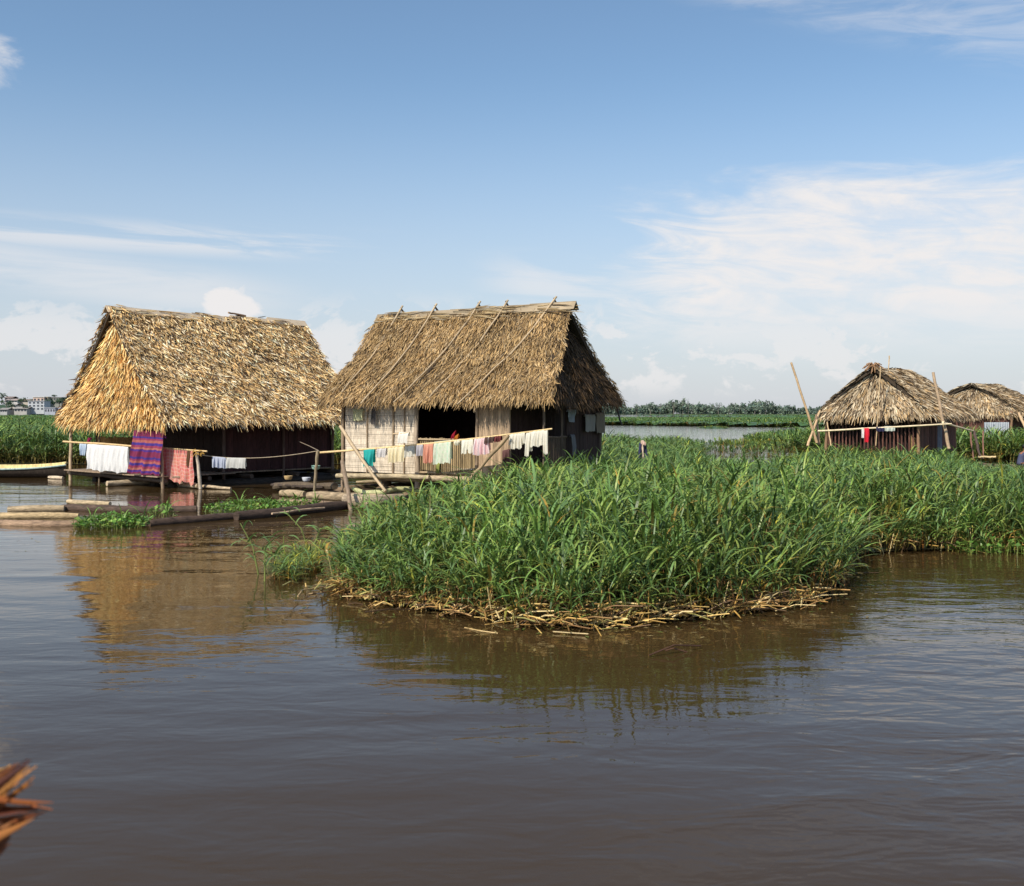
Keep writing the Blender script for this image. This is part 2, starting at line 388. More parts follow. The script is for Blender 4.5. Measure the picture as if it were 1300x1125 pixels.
# joists and the floats under the floor
for (x0, y0, x1, y1, r, c, Y0, Y1) in ((427, 604, 545, 606, .07, (.42, .34, .22), 31.0, 29.4), (500, 607, 640, 611, .08, (.40, .31, .20), 30.2, 28.4)):
    mb = MB(); pole(mb, P(x0, y0, Y0), P(x1, y1, Y1), r, c, n=10, bend=.01); mb.build('joist', M_LOG, h2, smooth=True)
for v in (-1.4, -.5, .4, 1.3):
    for z in (.56,):
        mb = MB(); pole(mb, f2.L(-3.7, v, z), f2.L(3.6, v, z), .07, (.30, .22, .14), n=10); mb.build('joist', M_LOG, h2, smooth=True)
for u in (-3.1, -1.9, -.6, .7, 2.0, 3.2):
    mb = MB(); pole(mb, f2.L(u, -2.2, .22), f2.L(u+.1, 2.1, .24), .11, (.22, .16, .10), n=9, bend=.01); mb.build('cross_log', M_LOG, h2, smooth=True)
for v in (-2.0, -1.1, -.2, .7, 1.5):
    mb = MB(); pole(mb, f2.L(-4.0, v, .02), f2.L(4.0, v, .02), .2, (.20, .14, .09), .17, n=12, bend=.005, sides=12); mb.build('float_log', M_LOG, h2, smooth=True)
for (u, dz) in ((-2.2, 0), (-1.0, .02), (.2, 0)):
    mb = MB(); pole(mb, f2.L(u, 1.2, .3), f2.L(u, 1.22, .66), .13, (.13, .09, .06)); mb.build('stump_support', M_LOG, h2, smooth=True)
# leaning braces in front of the wall
def brace(x0, y0, Y0, x1, y1, Y1, r, c, label, name='leaning_pole'):
    mb = MB(); pole(mb, P(x0, y0, Y0), P(x1, y1, Y1), r, c, r*.8, n=9, bend=.006)
    return tag(mb.build(name, M_BAMBOO, smooth=True), label, 'pole')
brace(432, 541, 30.6, 489, 624, 28.9, .05, (.50, .38, .24), 'pale pole leaning down to the right across the pale woven bamboo wall')
brace(645, 553, 27.9, 590, 616, 28.1, .05, (.34, .24, .14), 'dark pole leaning down to the left across the brown plank wall')
brace(434, 586, 29.9, 446, 652, 27.0, .06, (.26, .19, .13), 'dark crooked stake standing in the water below the left corner of the pale woven wall')
brace(403, 573, 31.0, 398, 634, 31.3, .045, (.33, .26, .17), 'thin grey stake holding the left end of the long laundry pole', 'stake')
o = brace(781, 512, 31.6, 789, 540, 31.4, .03, (.05, .04, .03), 'short dark stick hanging below the right roof corner of the house with the roof poles', 'hanging_stick')

# laundry pole of hut 2
PA = P(402, 575, 31.1); PB = P(701, 544.5, 27.5)
mb = MB(); tube(mb, [PA+(PB-PA)*t+np.array([0, 0, -.06*math.sin(math.pi*t)]) for t in np.linspace(0, 1, 14)], np.linspace(.032, .022, 14), (.75, .55, .28), 8, .05, coljit=.08)
tag(mb.build('laundry_pole', M_BAMBOO, smooth=True), 'long yellow bamboo pole hung with washing in front of the pale woven wall', 'pole')
def on_pole(px, A=PA, B=PB):
    k = (px-CX)/F; t = (k*A[1]-A[0])/((B[0]-A[0])-k*(B[1]-A[1])); q = A+(B-A)*t
    return q+np.array([0, 0, -.06*math.sin(math.pi*t)]) if A is PA else q
fr2 = tuple(f2.v)
def lines(cols, n, ph=0.0):
    def fn(s, t): return np.array(cols[int((s*n+ph) % len(cols))])
    return fn
LG = 'clothes hung on the pole before the woven wall'
def L2(name, x0, x1, yb, label, cat, col, **kw):
    A = on_pole(x0); B = on_pole(x1); m = (A+B)/2; drop = m[2]-(H-(yb-HY)/F*m[1])
    kw.setdefault('nf', 3)
    return cloth(name, A, B, drop, label, cat, col, front=fr2, group=LG, seed=int(x0), **kw)
L2('towel', 462, 476, 592, 'teal towel at the left end of the long laundry pole', 'towel', (.03, .42, .40), nf=1.5, amp=.04)
L2('cloth_rag', 480, 491, 581, 'small greyish white cloth just right of the teal towel', 'cloth', (.66, .64, .64), nf=2)
L2('cloth_sheet', 493, 513, 587, 'cream cloth with folds, second piece to the right of the teal towel', 'cloth', (.80, .72, .50), nf=4, amp=.04)
L2('vest', 515, 528, 580, 'cream white vest between the folded cream cloth and the lilac grey rag', 'clothing', (.72, .70, .62), nf=2)
L2('rag', 528.5, 537.5, 579, 'small lilac grey rag beside the salmon cloth', 'cloth', (.50, .48, .52), nf=2)
L2('skirt', 539, 550.5, 588, 'salmon orange skirt hanging beside the large pale green towel', 'skirt', (.72, .34, .24), nf=2, amp=.035)
def towelfn(s, t):
    c = np.array([.70, .74, .60]);
    if 0.12 < s < .2 or .8 < s < .88: c = np.array([.62, .74, .62])
    b = math.sin(s*21)*math.sin(t*17+3)
    if b > .5: c = c*np.array([.82, .95, .86])
    return c
A_ = on_pole(551); B_ = on_pole(573); A_[2] += .06; B_[2] += .16
L2('towel', 551.5, 573, 588.5, 'large pale green patterned towel hanging highest in the middle of the pole', 'towel', (.7, .74, .6), nf=2, amp=.025, colfn=towelfn, nt=36)
L2('cloth_rag', 576, 585, 566, 'small white rag right of the large pale green towel', 'cloth', (.78, .76, .62), nf=2, taper=.5)
L2('shorts', 586.5, 601, 576, 'white shorts hanging left of the pink striped cloth', 'shorts', (.82, .80, .68), nf=2, amp=.03, notch=lambda s, t: abs(s-.5) < .03 and abs(t) > .7)
L2('cloth_sheet', 603, 621, 577.5, 'pink and white striped cloth hanging before the brown planks', 'cloth', (.8, .5, .55), nf=4, amp=.045, colfn=lines([(.82, .62, .62), (.84, .78, .80), (.80, .50, .54)], 22), taper=-.15)
L2('rag', 616, 628, 563, 'small dark brown rag right of the pink striped cloth', 'cloth', (.10, .06, .05), nf=2)
L2('rag', 629, 637, 561.5, 'small dark red rag near the right end of the laundry pole', 'cloth', (.18, .05, .05), nf=2)
def shirt(x0, x1, yb, sl, label, seed):
    A = on_pole(x0); B = on_pole(x1); w = B-A; m = (A+B)/2; drop = m[2]-(H-(yb-HY)/F*m[1])
    o = cloth('shirt', A+w*.16, A+w*.84, drop, label, 'shirt', (.80, .76, .66), front=fr2, group=LG, seed=seed, nf=3, amp=.035, taper=-.08, hem=.04)
    for t0, t1, sk in ((.02, .22, -.5), (.78, .98, .5)):
        cloth('sleeve', A+w*t0, A+w*t1, drop*sl, None, None, (.80, .76, .66), front=fr2, seed=seed+7, nf=1, amp=.02, skew=sk, nx=12, nt=14, parent=o, hem=.03)
    return o
shirt(647, 667, 570, .72, 'white shirt hanging left of the long-sleeved one', 3)
shirt(668, 696, 567, 1.55, 'white long-sleeved shirt at the right end of the laundry pole', 9)
q0 = P(674, 566, on_pole(674)[1]-.06); q1 = P(682, 566, on_pole(682)[1]-.06)
# washing on and round the walls
def hang(name, x0, x1, yt, yb, Y, label, cat, col, g=None, front=fr2, **kw):
    A = P(x0, yt, Y[0]); B = P(x1, yt, Y[1]); return cloth(name, A, B, (yb-yt)/F*(Y[0]+Y[1])/2, label, cat, col, front=front, back=.08, group=g, **kw)
mb = MB(); pole(mb, P(499, 551, 29.6), P(520, 549.5, 29.2), .02, (.6, .45, .28)); tag(mb.build('stick', M_BAMBOO, smooth=True), 'short bamboo stick jutting from the pale woven wall with a white cloth on it', 'stick')
hang('cloth_rag', 507, 519.5, 550, 563, (29.45, 29.2), 'white cloth hung alone on a short stick before the pale woven wall', 'cloth', (.82, .80, .74), amp=.02, nf=2)
uu = f2.u_at(449, VF+.08); zz = f2.z_at(uu, VF+.08, 520)
cloth('cloth_rag', f2.L(uu, VF+.08, zz), f2.L(f2.u_at(461, VF+.08), VF+.08, zz), .33, 'pale yellow green cloth under the left eave of the house with roof poles', 'cloth', (.62, .62, .38), back=.05, front=fr2, nf=2, amp=.02)
uu = f2.u_at(473, VF+.08)
cloth('cloth_rag', f2.L(uu, VF+.08, zz+.05), f2.L(uu+.16, VF+.08, zz+.05), .5, 'dark grey rag hanging under the eave against the pale woven wall', 'cloth', (.12, .11, .11), back=.05, front=fr2, nf=1, amp=.02)
gf = tuple(f2.u)
def gcloth(x0, x1, yt, yb, label, col, **kw):
    v0 = vwall(x0); v1 = vwall(x1); A = f2.L(UR+.1, v0, 0); B = f2.L(UR+.1, v1, 0)
    zt = H-(yt-HY)/F*A[1]; A[2] = B[2] = zt
    return cloth('hanging_cloth', A, B, (yb-yt)/F*A[1], label, 'cloth', col, back=.05, front=gf, group='clothes in the shade of the gable', **kw)
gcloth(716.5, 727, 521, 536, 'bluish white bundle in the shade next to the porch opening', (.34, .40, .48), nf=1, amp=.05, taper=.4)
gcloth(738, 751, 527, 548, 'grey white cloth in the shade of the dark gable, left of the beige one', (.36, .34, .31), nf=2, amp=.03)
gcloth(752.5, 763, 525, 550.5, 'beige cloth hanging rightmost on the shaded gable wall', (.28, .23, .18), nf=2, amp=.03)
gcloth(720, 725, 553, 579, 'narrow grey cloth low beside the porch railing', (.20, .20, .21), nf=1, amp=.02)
uu = f2.u_at(577, VF-.25); A_ = f2.L(uu-.1, VF-.02, 1.88); 
cloth('rag', f2.L(f2.u_at(574, VF+.0), VF+.0, 1.86), f2.L(f2.u_at(579, VF), VF, 1.98), .16, 'crimson rag lying on the bamboo railing of the dark opening', 'cloth', (.30, .01, .03), back=.06, front=fr2, nf=1, amp=.03)
cloth('rag', f2.L(f2.u_at(578, VF+.02), VF+.05, 1.80), f2.L(f2.u_at(583, VF+.02), VF+.05, 1.88), .10, 'orange rag lying on the bamboo railing of the dark opening', 'cloth', (.45, .16, .02), back=.06, front=fr2, nf=1, amp=.02)
uu = f2.u_at(536, VF+.1)
cloth('rag', f2.L(f2.u_at(555, VF+.06), VF+.06, ZF+.32), f2.L(f2.u_at(559, VF+.06), VF+.06, ZF+.32), .28, 'olive green strip of cloth on the railing below the large pale towel', 'cloth', (.30, .34, .10), back=.04, front=fr2, nf=1, amp=.02)
uu = f2.u_at(641, VF+.1)
cloth('sack', f2.L(f2.u_at(638, VF+.12), VF+.12, 1.45), f2.L(f2.u_at(647, VF+.12), VF+.12, 1.5), .75, 'dark purplish brown sack leaning on the brown plank wall', 'sack', (.14, .07, .07), back=.05, front=fr2, nf=2, amp=.06)

# ================================================================== HUT 1 (left)
f1 = Frame(-11.25, 40.1, .664, .748)
h1 = empty('thatched_house', tuple(f1.c), 'golden thatched house at the left with blankets hung before its open porch', 'house', 'thatched houses on the water')
a1 = 4.15; ZR1 = 6.1; ZE1 = 2.22
pf = [(0, ZR1), (1.75, ZR1-2.02), (3.72, ZE1)]
gable_profile_roof(f1, a1, .05, .25, pf, pf, PAL_GOLD*np.array([1.12, 1.14, 1.24]), 560, .34, .037, h1, 'left', gain=1.0, lift=.15, jit=.40, droop=.08, glen=.44, gl=(1.06, .93, .70))
mb = MB()
for k, (u0, u1, dz) in enumerate(((-a1-.15, -a1+2.3, .13), (-a1+2.2, .9, .10), (.7, 2.6, .13), (2.4, a1+.1, .17))):
    for sg in (1, -1):
        slab(mb, f1.L(u0, 0, ZR1+dz), f1.L(u1, 0, ZR1+dz-.04), f1.L(u1, sg*.2, ZR1+dz-.26), f1.L(u0, sg*.2, ZR1+dz-.24), .025, C3((.62, .50, .36), .12))
pole(mb, f1.L(.55, .12, ZR1+.2), f1.L(1.35, .1, ZR1+.14), .035, (.3, .2, .13))
thatch(mb, f1.L(-a1, .28, ZR1-.2), f1.L(-a1, 0, ZR1+.1), f1.L(a1, 0, ZR1+.1), f1.L(a1, .28, ZR1-.2), 60, .6, .05, PAL_GOLD, lift=.03, jit=.1, droop=0)
mb.build('ridge_cap', M_THATCH, h1)
Z1 = .42
mb = MB()   # dark body of the house, set back behind the porch
PUR = (.060, .024, .022)  # wall colours pushed near black to paint in the shade under the roof
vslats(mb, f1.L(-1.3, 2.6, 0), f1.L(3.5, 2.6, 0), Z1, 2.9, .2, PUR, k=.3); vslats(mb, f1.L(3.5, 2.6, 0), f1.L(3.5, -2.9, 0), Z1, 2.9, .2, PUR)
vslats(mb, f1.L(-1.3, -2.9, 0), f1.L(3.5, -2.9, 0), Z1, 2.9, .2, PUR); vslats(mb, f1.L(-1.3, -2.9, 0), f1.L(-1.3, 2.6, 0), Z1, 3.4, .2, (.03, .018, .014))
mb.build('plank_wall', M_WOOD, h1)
mb = MB()   # half-height bamboo wall at the back of the porch
vslats(mb, f1.L(-3.0, -3.1, 0), f1.L(-1.3, -3.1, 0), Z1, 1.58, .10, (.62, .43, .20), k=.2, zj=.04)
mb.build('porch_wall', M_WOOD, h1)
mb = MB()
for k in range(52):
    u = -4.1+k*.15; beam(mb, f1.L(u, -3.35, Z1-.03), f1.L(u, 3.2 if u < -1.2 else 2.7, Z1-.03), .135, .04, (.30, .22, .15), k=.25)
mb.build('floor', M_WOOD, h1)
for (u, v, r, c) in ((-3.95, -3.3, .065, (.50, .38, .25)), (-3.95, 3.15, .055, (.32, .24, .16)), (-3.0, -3.2, .05, (.12, .08, .06)), (-3.9, -1.2, .03, (.2, .15, .1)), (-1.3, 2.65, .06, (.14, .1, .08)), (1.2, 2.7, .05, (.14, .09, .07)), (3.5, 2.7, .06, (.2, .14, .1)), (3.5, -2.9, .06, (.14, .1, .08))):
    mb = MB(); pole(mb, f1.L(u, v, -.4), f1.L(u+random.uniform(-.04, .04), v, 2.75 if abs(v) > 2.9 else 3.0), r, c, r*.85, n=9, bend=.004); mb.build('post', M_WOOD, h1, smooth=True)
for (u0, v0, z0, u1, v1, z1, r) in ((-3.95, -3.3, 1.95, -3.95, 3.1, 2.0, .035), (-3.0, -3.2, 1.93, -1.3, -3.15, 1.95, .03)):
    mb = MB(); pole(mb, f1.L(u0, v0, z0), f1.L(u1, v1, z1), r, (.16, .12, .09)); mb.build('rail', M_WOOD, h1, smooth=True)
for v in (-2.7, -1.4, 0, 1.4, 2.6):
    mb = MB(); pole(mb, f1.L(-3.3, v, -.02), f1.L(4.3, v, -.02), .2, (.06, .045, .035), .18, n=12, bend=.004, sides=12); mb.build('float_log', M_LOG, h1, smooth=True)
for u in (-3.9, -2.2, -.5, 1.5, 3.5):
    mb = MB(); pole(mb, f1.L(u, -3.5, .28), f1.L(u, 3.2, .25), .08, (.10, .07, .05), n=9); mb.build('cross_log', M_LOG, h1, smooth=True)
# porch step
mb = MB(); beam(mb, P(201, 606, 35.6), P(235, 605, 35.2), .3, .05, (.3, .22, .16)); pole(mb, P(204, 606, 35.4), P(204, 614, 35.4), .05, (.2, .15, .1)); pole(mb, P(231, 606, 35.1), P(231, 614, 35.1), .05, (.2, .15, .1)); mb.build('step', M_WOOD, h1)
# bamboo laundry pole on the porch side
QA = P(80, 561, 37.6); QB = P(263, 573.5, 34.6)
mb = MB(); pole(mb, QA, QB, .038, (.66, .47, .24), .028, n=14, bend=.003); tag(mb.build('laundry_pole', M_BAMBOO, smooth=True), 'bamboo pole carrying the white sheet and blankets before the open porch', 'pole')
mb = MB(); pole(mb, P(250, 574, 34.75), P(254.5, 621, 34.8), .05, (.55, .46, .36), .06); tag(mb.build('stake', M_BAMBOO, smooth=True), 'pale stake at the right end of the blanket pole, standing on a log', 'pole')
on1 = lambda px: on_pole(px, QA, QB)
LG1 = 'clothes hung before the porch of the golden house'
def L1(name, x0, x1, yb, label, cat, col, **kw):
    A = on1(x0); B = on1(x1); m = (A+B)/2; drop = m[2]-(H-(yb-HY)/F*m[1])
    return cloth(name, A, B, drop, label, cat, col, front=(.15, -1, 0), group=LG1, seed=int(x0), **kw)
L1('cloth_rag', 102, 110.5, 578, 'small pale blue rag left of the long white sheet', 'cloth', (.55, .66, .80), nf=2, amp=.03, taper=.3)
L1('bed_sheet', 111.5, 163, 598.5, 'long white sheet hung on the bamboo pole before the open porch', 'sheet', (.86, .86, .86), nf=7, amp=.035, hem=.03, nx=70)
BL = [((.24, .035, .10), .12), ((.075, .04, .25), .05), ((.30, .05, .12), .04), ((.48, .14, .13), .055), ((.085, .045, .29), .065), ((.34, .055, .12), .05), ((.50, .17, .14), .05), ((.10, .04, .26), .05)]
def blanket(s, t):
    x = (abs(t)*1.0) % .48; acc = 0
    for c, w in BL:
        acc += w
        if x < acc: return np.array(c)*(1+.06*math.sin(s*160))
    return np.array(BL[0][0])
A_ = P(171, 547, 35.6); B_ = P(209, 549, 34.9)
o = cloth('striped_blanket', A_, B_, 54/F*35.8, 'purple and crimson striped blanket hanging from under the thatch', 'blanket', front=(.15, -1, 0), group=LG1, colfn=blanket, nf=3, amp=.045, nx=60, nt=110, skew=-.32, back=.2, hem=.015, taper=-.07, seed=5)
def plaid(s, t):
    c = np.array([.78, .20, .20]); w = np.array([.84, .62, .50])
    if (s*11) % 1 < .3: c = c*.55+w*.45
    if (abs(t)*9) % 1 < .3: c = c*.5+w*.5
    if (s*11+.5) % 1 < .1 or (abs(t)*9+.5) % 1 < .1: c = c*.6+np.array([.7, .66, .3])*.4
    return c
L1('plaid_cloth', 204.5, 245, 612, 'pink red plaid cloth hanging low toward the water', 'cloth', (.8, .3, .3), nf=3, amp=.045, nx=90, nt=90, colfn=plaid, hem=.05, back=.5, skew=.16, taper=.02)
L1('rag', 238, 244, 592, 'small dark brown rag knotted at the right end of the blanket pole', 'cloth', (.12, .06, .03), nf=1, amp=.03)
mb = MB()
for k in range(14):
    p = P(random.uniform(243, 262), 573+random.uniform(-1, 2), 34.65); tube(mb, [p, p+[random.uniform(-.15, .15), 0, random.uniform(-.18, .06)]], .012, (.55, .33, .08), 4)
tag(mb.build('rope_knot', M_BAMBOO), 'straw-coloured knot of cord where the blanket pole meets its stake', 'rope', )
cloth('rag', P(112, 556.5, 40.6), P(116, 556.5, 40.5), .3, 'magenta rag on the back post of the open porch', 'cloth', (.38, .02, .12), back=.05, nf=1, amp=.03)
# rope between the houses
RA = P(257, 578, 34.7); RM = P(324, 581.5, 34.2); RB = P(404, 572.5, 31.1)
def rope_pt(px):
    t = (px-257)/(404-257); a = RA*(1-t)**2+2*(RM*2-.5*RA-.5*RB)*t*(1-t)+RB*t*t; return a
mb = MB(); tube(mb, [rope_pt(x) for x in np.linspace(257, 404, 20)], .012, (.42, .34, .24), 5, coljit=.1)
tag(mb.build('rope', M_BAMBOO, smooth=True), 'thin rope slung between the blanket pole and the stake of the other house', 'rope')
for x0, x1, yb, lab, c in ((271, 290, 594, 'pale blue grey shirt hung on the rope in the shade', (.50, .54, .66)), (291.5, 318, 594.5, 'greyish white cloth hung on the rope, right of the blue grey shirt', (.58, .58, .56))):
    A = rope_pt(x0); B = rope_pt(x1); m = (A+B)/2
    cloth('shirt' if x0 == 271 else 'cloth_sheet', A, B, m[2]-(H-(yb-HY)/F*m[1]), lab, 'shirt' if x0 == 271 else 'cloth', c, group='clothes on the rope', nf=3, amp=.03, rad=.015, taper=-.05)
mb = MB(); tube(mb, [P(378, 560, 39.5), P(392, 566, 35), P(404, 572, 31.3)], .014, (.3, .24, .18), 5); tag(mb.build('mooring_rope', M_BAMBOO), 'second thinner rope running from the stake up to the golden house', 'rope')

# ================================================================== HUT 3, HUT 4 (right)
def small_hut(cx, cy, ux, uy, a, zr, ze, vf, vb, label, pal, gain, extra):
    fr = Frame(cx, cy, ux, uy)
    r = empty('thatched_house', tuple(fr.c), label, 'house', 'thatched houses on the water')
    pfF = [(0, zr), (vf*.32, zr-(zr-ze)*.28), (vf*.68, zr-(zr-ze)*.65), (vf, ze)]
    pfB = [(0, zr), (vb*.32, zr-(zr-ze)*.24), (vb*.68, zr-(zr-ze)*.60), (vb, ze)]
    gable_profile_roof(fr, a, .75, .6, pfF, pfB, pal, 300, .36, .055, r, 'left', gain=gain, lift=.12, jit=.25, rows=7, droop=.08)
    return fr, r
f3, h3 = small_hut(15.75, 44.0, .59, .81, 2.5, 4.30, 2.50, 2.35, 1.9, 'low rounded thatched hut behind the reeds with a red rag before it', PAL_PALE, 1.0, None)
f4, h4 = small_hut(25.3, 57.0, .72, .70, 1.6, 4.05, 2.45, 3.0, 2.6, 'small distant thatched hut at the right edge with a grey metal panel', PAL_PALE, .95, None)
for fr, h, hu, hv in ((f3, h3, 2.75, 1.8), (f4, h4, 2.3, 2.3)):
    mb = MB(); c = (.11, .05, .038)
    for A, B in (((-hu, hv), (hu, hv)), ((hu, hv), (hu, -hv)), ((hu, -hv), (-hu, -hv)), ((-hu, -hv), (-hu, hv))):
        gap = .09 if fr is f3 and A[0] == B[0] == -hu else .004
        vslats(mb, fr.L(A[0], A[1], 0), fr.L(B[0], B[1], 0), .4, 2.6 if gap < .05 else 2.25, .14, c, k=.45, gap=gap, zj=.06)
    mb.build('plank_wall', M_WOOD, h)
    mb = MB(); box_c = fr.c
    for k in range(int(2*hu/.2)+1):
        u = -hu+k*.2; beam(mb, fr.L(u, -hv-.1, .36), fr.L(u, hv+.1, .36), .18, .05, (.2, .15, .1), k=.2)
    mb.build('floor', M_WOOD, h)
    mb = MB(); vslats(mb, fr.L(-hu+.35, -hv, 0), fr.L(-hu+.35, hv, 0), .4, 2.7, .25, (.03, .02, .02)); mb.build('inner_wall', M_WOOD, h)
    for u in (-hu, hu):
        for v in (-hv, hv):
            mb = MB(); pole(mb, fr.L(u-.05, v, -.3), fr.L(u-.05, v, 2.6), .06, (.30, .18, .11)); mb.build('post', M_WOOD, h, smooth=True)
    for v in (-1.6, 0, 1.6):
        mb = MB(); pole(mb, fr.L(-hu-.4, v, .05), fr.L(hu+.4, v, .05), .2, (.2, .14, .1), sides=10); mb.build('float_log', M_LOG, h, smooth=True)
# hut 3: straw tuft at the peak, ribs down the gable, bamboo offcuts low on the wall
mb = MB(); pk = f3.L(-2.5, 0, 4.35)
for k in range(70):
    d = np.array([random.uniform(-1, 1), random.uniform(-.6, .6), random.uniform(-.7, .25)])*random.uniform(.2, .5)
    tube(mb, [pk, pk+d*.6+[0, 0, .08], pk+d], .018, C3((.30, .18, .10), .4), 4)
mb.build('peak_tuft', M_THATCH, h3)
for (x0, y0, x1, y1) in ((1118, 466, 1112, 566), (1129, 452, 1128, 470)):
    mb = MB(); pole(mb, P(x0, y0, 40.8), P(x1, y1, 40.3), .022, (.50, .36, .20), .018); mb.build('gable_pole', M_BAMBOO, h3, smooth=True)
mb = MB(); vslats(mb, P(1155, 540, 41.0)*[1, 1, 0], P(1172, 540, 41.2)*[1, 1, 0], .5, 1.55, .09, (.62, .42, .2), k=.3, zj=.2); mb.build('bamboo_screen', M_WOOD, h3)
mb = MB(); vslats(mb, P(1190, 540, 42.4)*[1, 1, 0], P(1196, 540, 42.4)*[1, 1, 0], .5, 2.1, .1, (.22, .24, .30), k=.1); mb.build('grey_board', M_WOOD, h3)
# hut 4 metal panel
mb = MB(); pA = P(1249, 536, 52.6); pB = P(1280.5, 536, 53.6)
n = 28
for i in range(n):
    a = pA+(pB-pA)*i/n; b = pA+(pB-pA)*(i+1)/n; off = .03 if i % 2 else -.03
    a = a+[0, off, 0]; b = b+[0, -off, 0]
    mb.add([[a[0], a[1], 1.0], [b[0], b[1], 1.0], [b[0], b[1], 2.02], [a[0], a[1], 2.02]], [[0, 1, 2, 3]], C3((.50, .54, .60), .08))
mb.build('metal_panel', M_PAINT, h4)

def gpole(x0, y0, Y0, x1, y1, Y1, r, c, label, name='bamboo_pole', group='bamboo poles around the low hut'):
    mb = MB(); pole(mb, P(x0, y0, Y0), P(x1, y1, Y1), r, c, r*.75, n=10, bend=.006); return tag(mb.build(name, M_BAMBOO, smooth=True), label, 'pole', group)
TAN = (.55, .38, .22)
gpole(1037, 562, 39.6, 1004, 460, 39.6, .05, TAN, 'tallest leaning pole standing left of the low rounded hut')
gpole(1025, 567, 39.2, 1041, 521, 40.2, .05, TAN, 'short pole crossing the tall leaning pole like a tripod, sloping up to the right')
gpole(1040, 564, 40.0, 1036, 526, 39.9, .05, (.40, .26, .18), 'short nearly upright pole at the foot of the tall leaning pole')
gpole(1055, 566, 41.2, 1050, 536, 41.5, .035, TAN, 'thin upright stick under the left eave of the low rounded hut')
gpole(1205, 570, 39.6, 1184, 473, 39.6, .065, (.50, .36, .24), 'thick tall pole leaning beside the right eave of the low rounded hut')
gpole(1038, 547.5, 39.5, 1208, 538, 39.3, .035, (.82, .68, .45), 'horizontal pale bamboo pole with a red rag before the low hut')
gpole(1197, 536, 39.4, 1236, 547.5, 41.0, .038, (.75, .60, .40), 'pale bamboo pole sloping down to the right from the thick tall pole')
gpole(1236, 547, 41.0, 1244, 579, 41.0, .06, (.13, .09, .08), 'dark forked stake holding the sloping bamboo pole')
gpole(1232, 549, 41.3, 1236, 584, 41.3, .04, (.30, .16, .12), 'thin reddish stake left of the dark forked one')
gpole(1248, 547, 42, 1248.5, 582, 42, .03, (.34, .18, .14), 'thin reddish stake right of the dark forked one')
gpole(1293, 524, 52.5, 1302, 545, 52, .07, TAN, 'leaning pole before the distant hut at the right edge', group=None)
gpole(1241, 580.5, 42, 1264, 580.5, 42, .05, (.72, .55, .30), 'short yellow bamboo lying over the channel right of the low hut', group=None)
hang('rag', 1093.5, 1097, 544, 556, (39.45, 39.45), 'white rag beside the red rag on the pale bamboo pole', 'cloth', (.85, .82, .82), amp=.02, nf=1, front=(0, -1, 0))
hang('red_rag', 1097.2, 1103, 544, 561.5, (39.4, 39.4), 'bright red rag hung on the pale bamboo pole before the low hut', 'cloth', (.80, .03, .06), amp=.03, nf=2, front=(0, -1, 0))
hang('rag', 1123, 1136, 542.3, 547.5, (39.4, 39.4), 'pale grey green rag on the bamboo pole right of the red one', 'cloth', (.58, .64, .58), amp=.02, nf=2, front=(0, -1, 0))
hang('rag', 1112, 1122, 543, 548, (39.4, 39.4), 'small dark blue rag on the bamboo pole right of the red one', 'cloth', (.03, .03, .08), amp=.02, nf=2, front=(0, -1, 0))
# thing in the grass: dark blue cloth on a stake
mb = MB(); pole(mb, P(816, 590, 38), P(816, 559.5, 38), .05, (.7, .55, .42)); st = empty('covered_stake', tuple(P(816, 600, 38)*[1, 1, 0]), 'dark blue cloth draped over a pale stake in the reeds right of the shaded gable', 'stake')
mb.build('stake', M_WOOD, st, smooth=True)
cloth('cloth_cover', P(811.5, 563, 38), P(820.5, 564, 38), .6, None, None, (.045, .05, .12), parent=st, nf=1, amp=.08, taper=-.35, rad=.05)
cloth('pale_top', P(813.5, 560.5, 37.9), P(819.5, 562.5, 37.9), .10, None, None, (.7, .5, .4), parent=st, nf=1, amp=.02, rad=.05, nx=10, nt=10)

# ================================================================== logs, raft timbers, canoe
def log(pts, r, c, label, name='floating_log', z=None, r2=None, grp='logs floating round the houses'):
    mb = MB(); P3 = [np.array(p, float) for p in pts]
    d = []
    for i in range(len(P3)-1):
        m = max(3, int(np.linalg.norm(P3[i+1]-P3[i])/.35))
        for k in range(m): d.append(P3[i]+(P3[i+1]-P3[i])*k/m)
    d.append(P3[-1]); d = [p+np.array([0, random.uniform(-.02, .02), random.uniform(-.01, .01)]) for p in d]
    r2 = r if r2 is None else r2
    rr = [(r+(r2-r)*i/(len(d)-1))*(1+random.uniform(-.07, .07)) for i in range(len(d))]
    rr[0] *= .82; rr[-1] *= .82
    tube(mb, d, rr, c, 12, .04, coljit=.14)
    return tag(mb.build(name, M_LOG, smooth=True), label, 'log', grp)
def W3(x, y, z=.05): return G(x, y, z)
PALE = (.38, .29, .18); MID = (.34, .25, .17); DK = (.085, .055, .04)
log([W3(10, 647), W3(82, 646)], .10, PALE, 'thick pale log at the left edge with a rounded end')
log([W3(-45, 656), W3(100, 655)], .09, (.42, .31, .17), 'long yellowish log at the left edge just below the rounded pale one')
log([W3(-45, 664, .02), W3(60, 667, .02), W3(112, 667, .0)], .10, (.30, .20, .13), 'lowest brown half-sunk log at the left edge')
log([W3(79, 645), W3(170, 648), W3(250, 647)], .11, DK, 'dark wet log behind the left clump of water plants')
log([W3(86, 637), W3(140, 640)], .07, (.45, .35, .22), 'short tan log end above the left clump of water plants')
log([W3(189, 665), W3(250, 660), W3(309, 655)], .10, DK, 'dark wet log right of the left clump of water plants')
log([W3(300, 656, .08), W3(370, 650, .08), W3(440, 642, .08)], .14, (.06, .04, .03), 'long black timber running from the water plants toward the woven-walled house')
log([W3(345, 652, .2), W3(412, 645, .2)], .03, (.42, .30, .2), 'thin pale stick lying on the long black timber')
